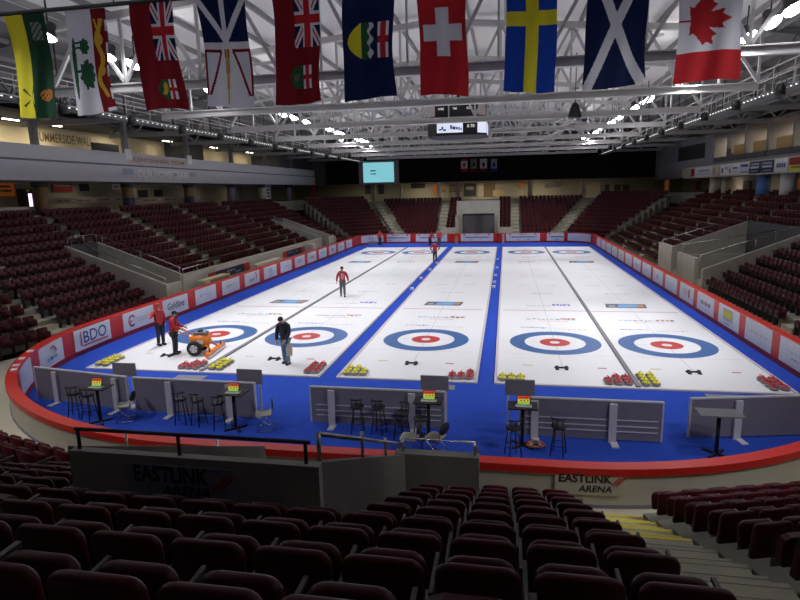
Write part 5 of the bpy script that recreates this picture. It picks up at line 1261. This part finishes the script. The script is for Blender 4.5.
dg = bpy.context.evaluated_depsgraph_get()
shown = []; rest = []
for S in SEATS:
    pos, rz, ref, row, idx = S
    up = Vector((0, 0, .72)); top = Vector(pos)+up+Vector((-math.sin(rz), math.cos(rz), 0))*.62
    x, y, d = project(top)
    if d < 0 or not (-120 < x < 920 and y < 640): continue
    vis = False
    if -15 < x < 815 and -10 < y < 612:
        for off in (.0, .10):
            tg = top+Vector((0, 0, off)); v = CAM-tg; L = v.length; v.normalize()
            hit = sc.ray_cast(dg, tg+v*.25, v, distance=L-.3)
            if not hit[0]: vis = True; break
    (shown if vis else rest).append((d, S))
shown.sort(key=lambda q: q[0])
near = shown[:300]; rest += shown[300:]
proto = None
for d, (pos, rz, ref, row, idx) in near:
    lab = 'maroon tip-up seat, %s row, %s seat %s' % (nth(row), nth(idx), ref)
    if proto is None:
        proto = thing('stadium_chair', lab, 'seat', pos, rz, 'arena seats'); seat_parts(proto)
    else: dup(proto, pos, rz, lab)
b = MB(); b.prism(rrect(.225, .36, .80, .075, 2), .60, .665, 'maroon', 'y'); shear_y(b, .36, .12)
b.prism(rrect(.205, .36, .665, .09, 2), .40, .48, 'maroon2', 'y')
b.box(-.272, -.238, .28, .66, .585, .615, 'seatmetal')
big = MB(); base_v = b.v; mi = [big.mi(b.mats[i]) for i in range(len(b.mats))]
for d, (pos, rz, ref, row, idx) in rest:
    o = len(big.v); cz, sz = math.cos(rz), math.sin(rz)
    big.v += [(pos[0]+x*cz-y*sz, pos[1]+x*sz+y*cz, pos[2]+z) for x, y, z in base_v]
    big.f += [[o+i for i in f] for f in b.f]; big.m += [mi[i] for i in b.m]; big.sm += b.sm
o = big.build('stadium_chair_rows'); tag(o, 'remaining maroon tip-up seats filling the rows of the stands around the rink', 'seats', None, 'stuff')
print('SEATS', len(SEATS), 'shown', len(shown), 'rest', len(rest), 'farthest single', near[-1][0])

# ------------------------------------------------------------------ lamps of the concourses and suites
def lamp(x, y, z, e, col=(1, .86, .66), sx=1.0, sy=1.0):
    l = bpy.data.lights.new('ceiling_lamp', 'AREA'); l.energy = e; l.color = col; l.shape = 'RECTANGLE'; l.size = sx; l.size_y = sy
    o = bpy.data.objects.new('ceiling_lamp', l); C.objects.link(o); o.location = (x, y, z)
for x, y, z, w in TUBES: lamp(x, y, z-.08, 70 if y < 24 else 22, (1, .90, .70), .4, 1.2)
for y in (3.7, 9.2, 14.4, 19.4, 24.0, 28.2, 32.4, 36.4): lamp(25.2, y, 10.75, 150, (1, .82, .56), .4, .8)
for y in range(-2, 50, 9): lamp(-28.4, y, 7.3, 11, (1, .9, .72), .8, 2)
for y in range(0, 46, 9): lamp(26.2, y, 6.9, 12, (1, .86, .62), .8, 2)
for x in (-18, -9, 0, 8, 16): lamp(x, 62.5, 7.3, 120 if abs(x) < 12 else 30, (1, .86, .66), 2, .8)

w = bpy.data.worlds.new('world'); sc.world = w; w.use_nodes = True
w.node_tree.nodes['Background'].inputs['Color'].default_value = (.5, .55, .65, 1); w.node_tree.nodes['Background'].inputs['Strength'].default_value = .002
vsx = sc.view_settings; vsx.view_transform = 'Standard'; vsx.look = 'None'; vsx.gamma = 1; vsx.exposure = 0; vsx.use_curve_mapping = False
sc.cycles.max_bounces = 6; sc.cycles.diffuse_bounces = 4; sc.cycles.use_denoising = True; sc.cycles.sample_clamp_indirect = 4
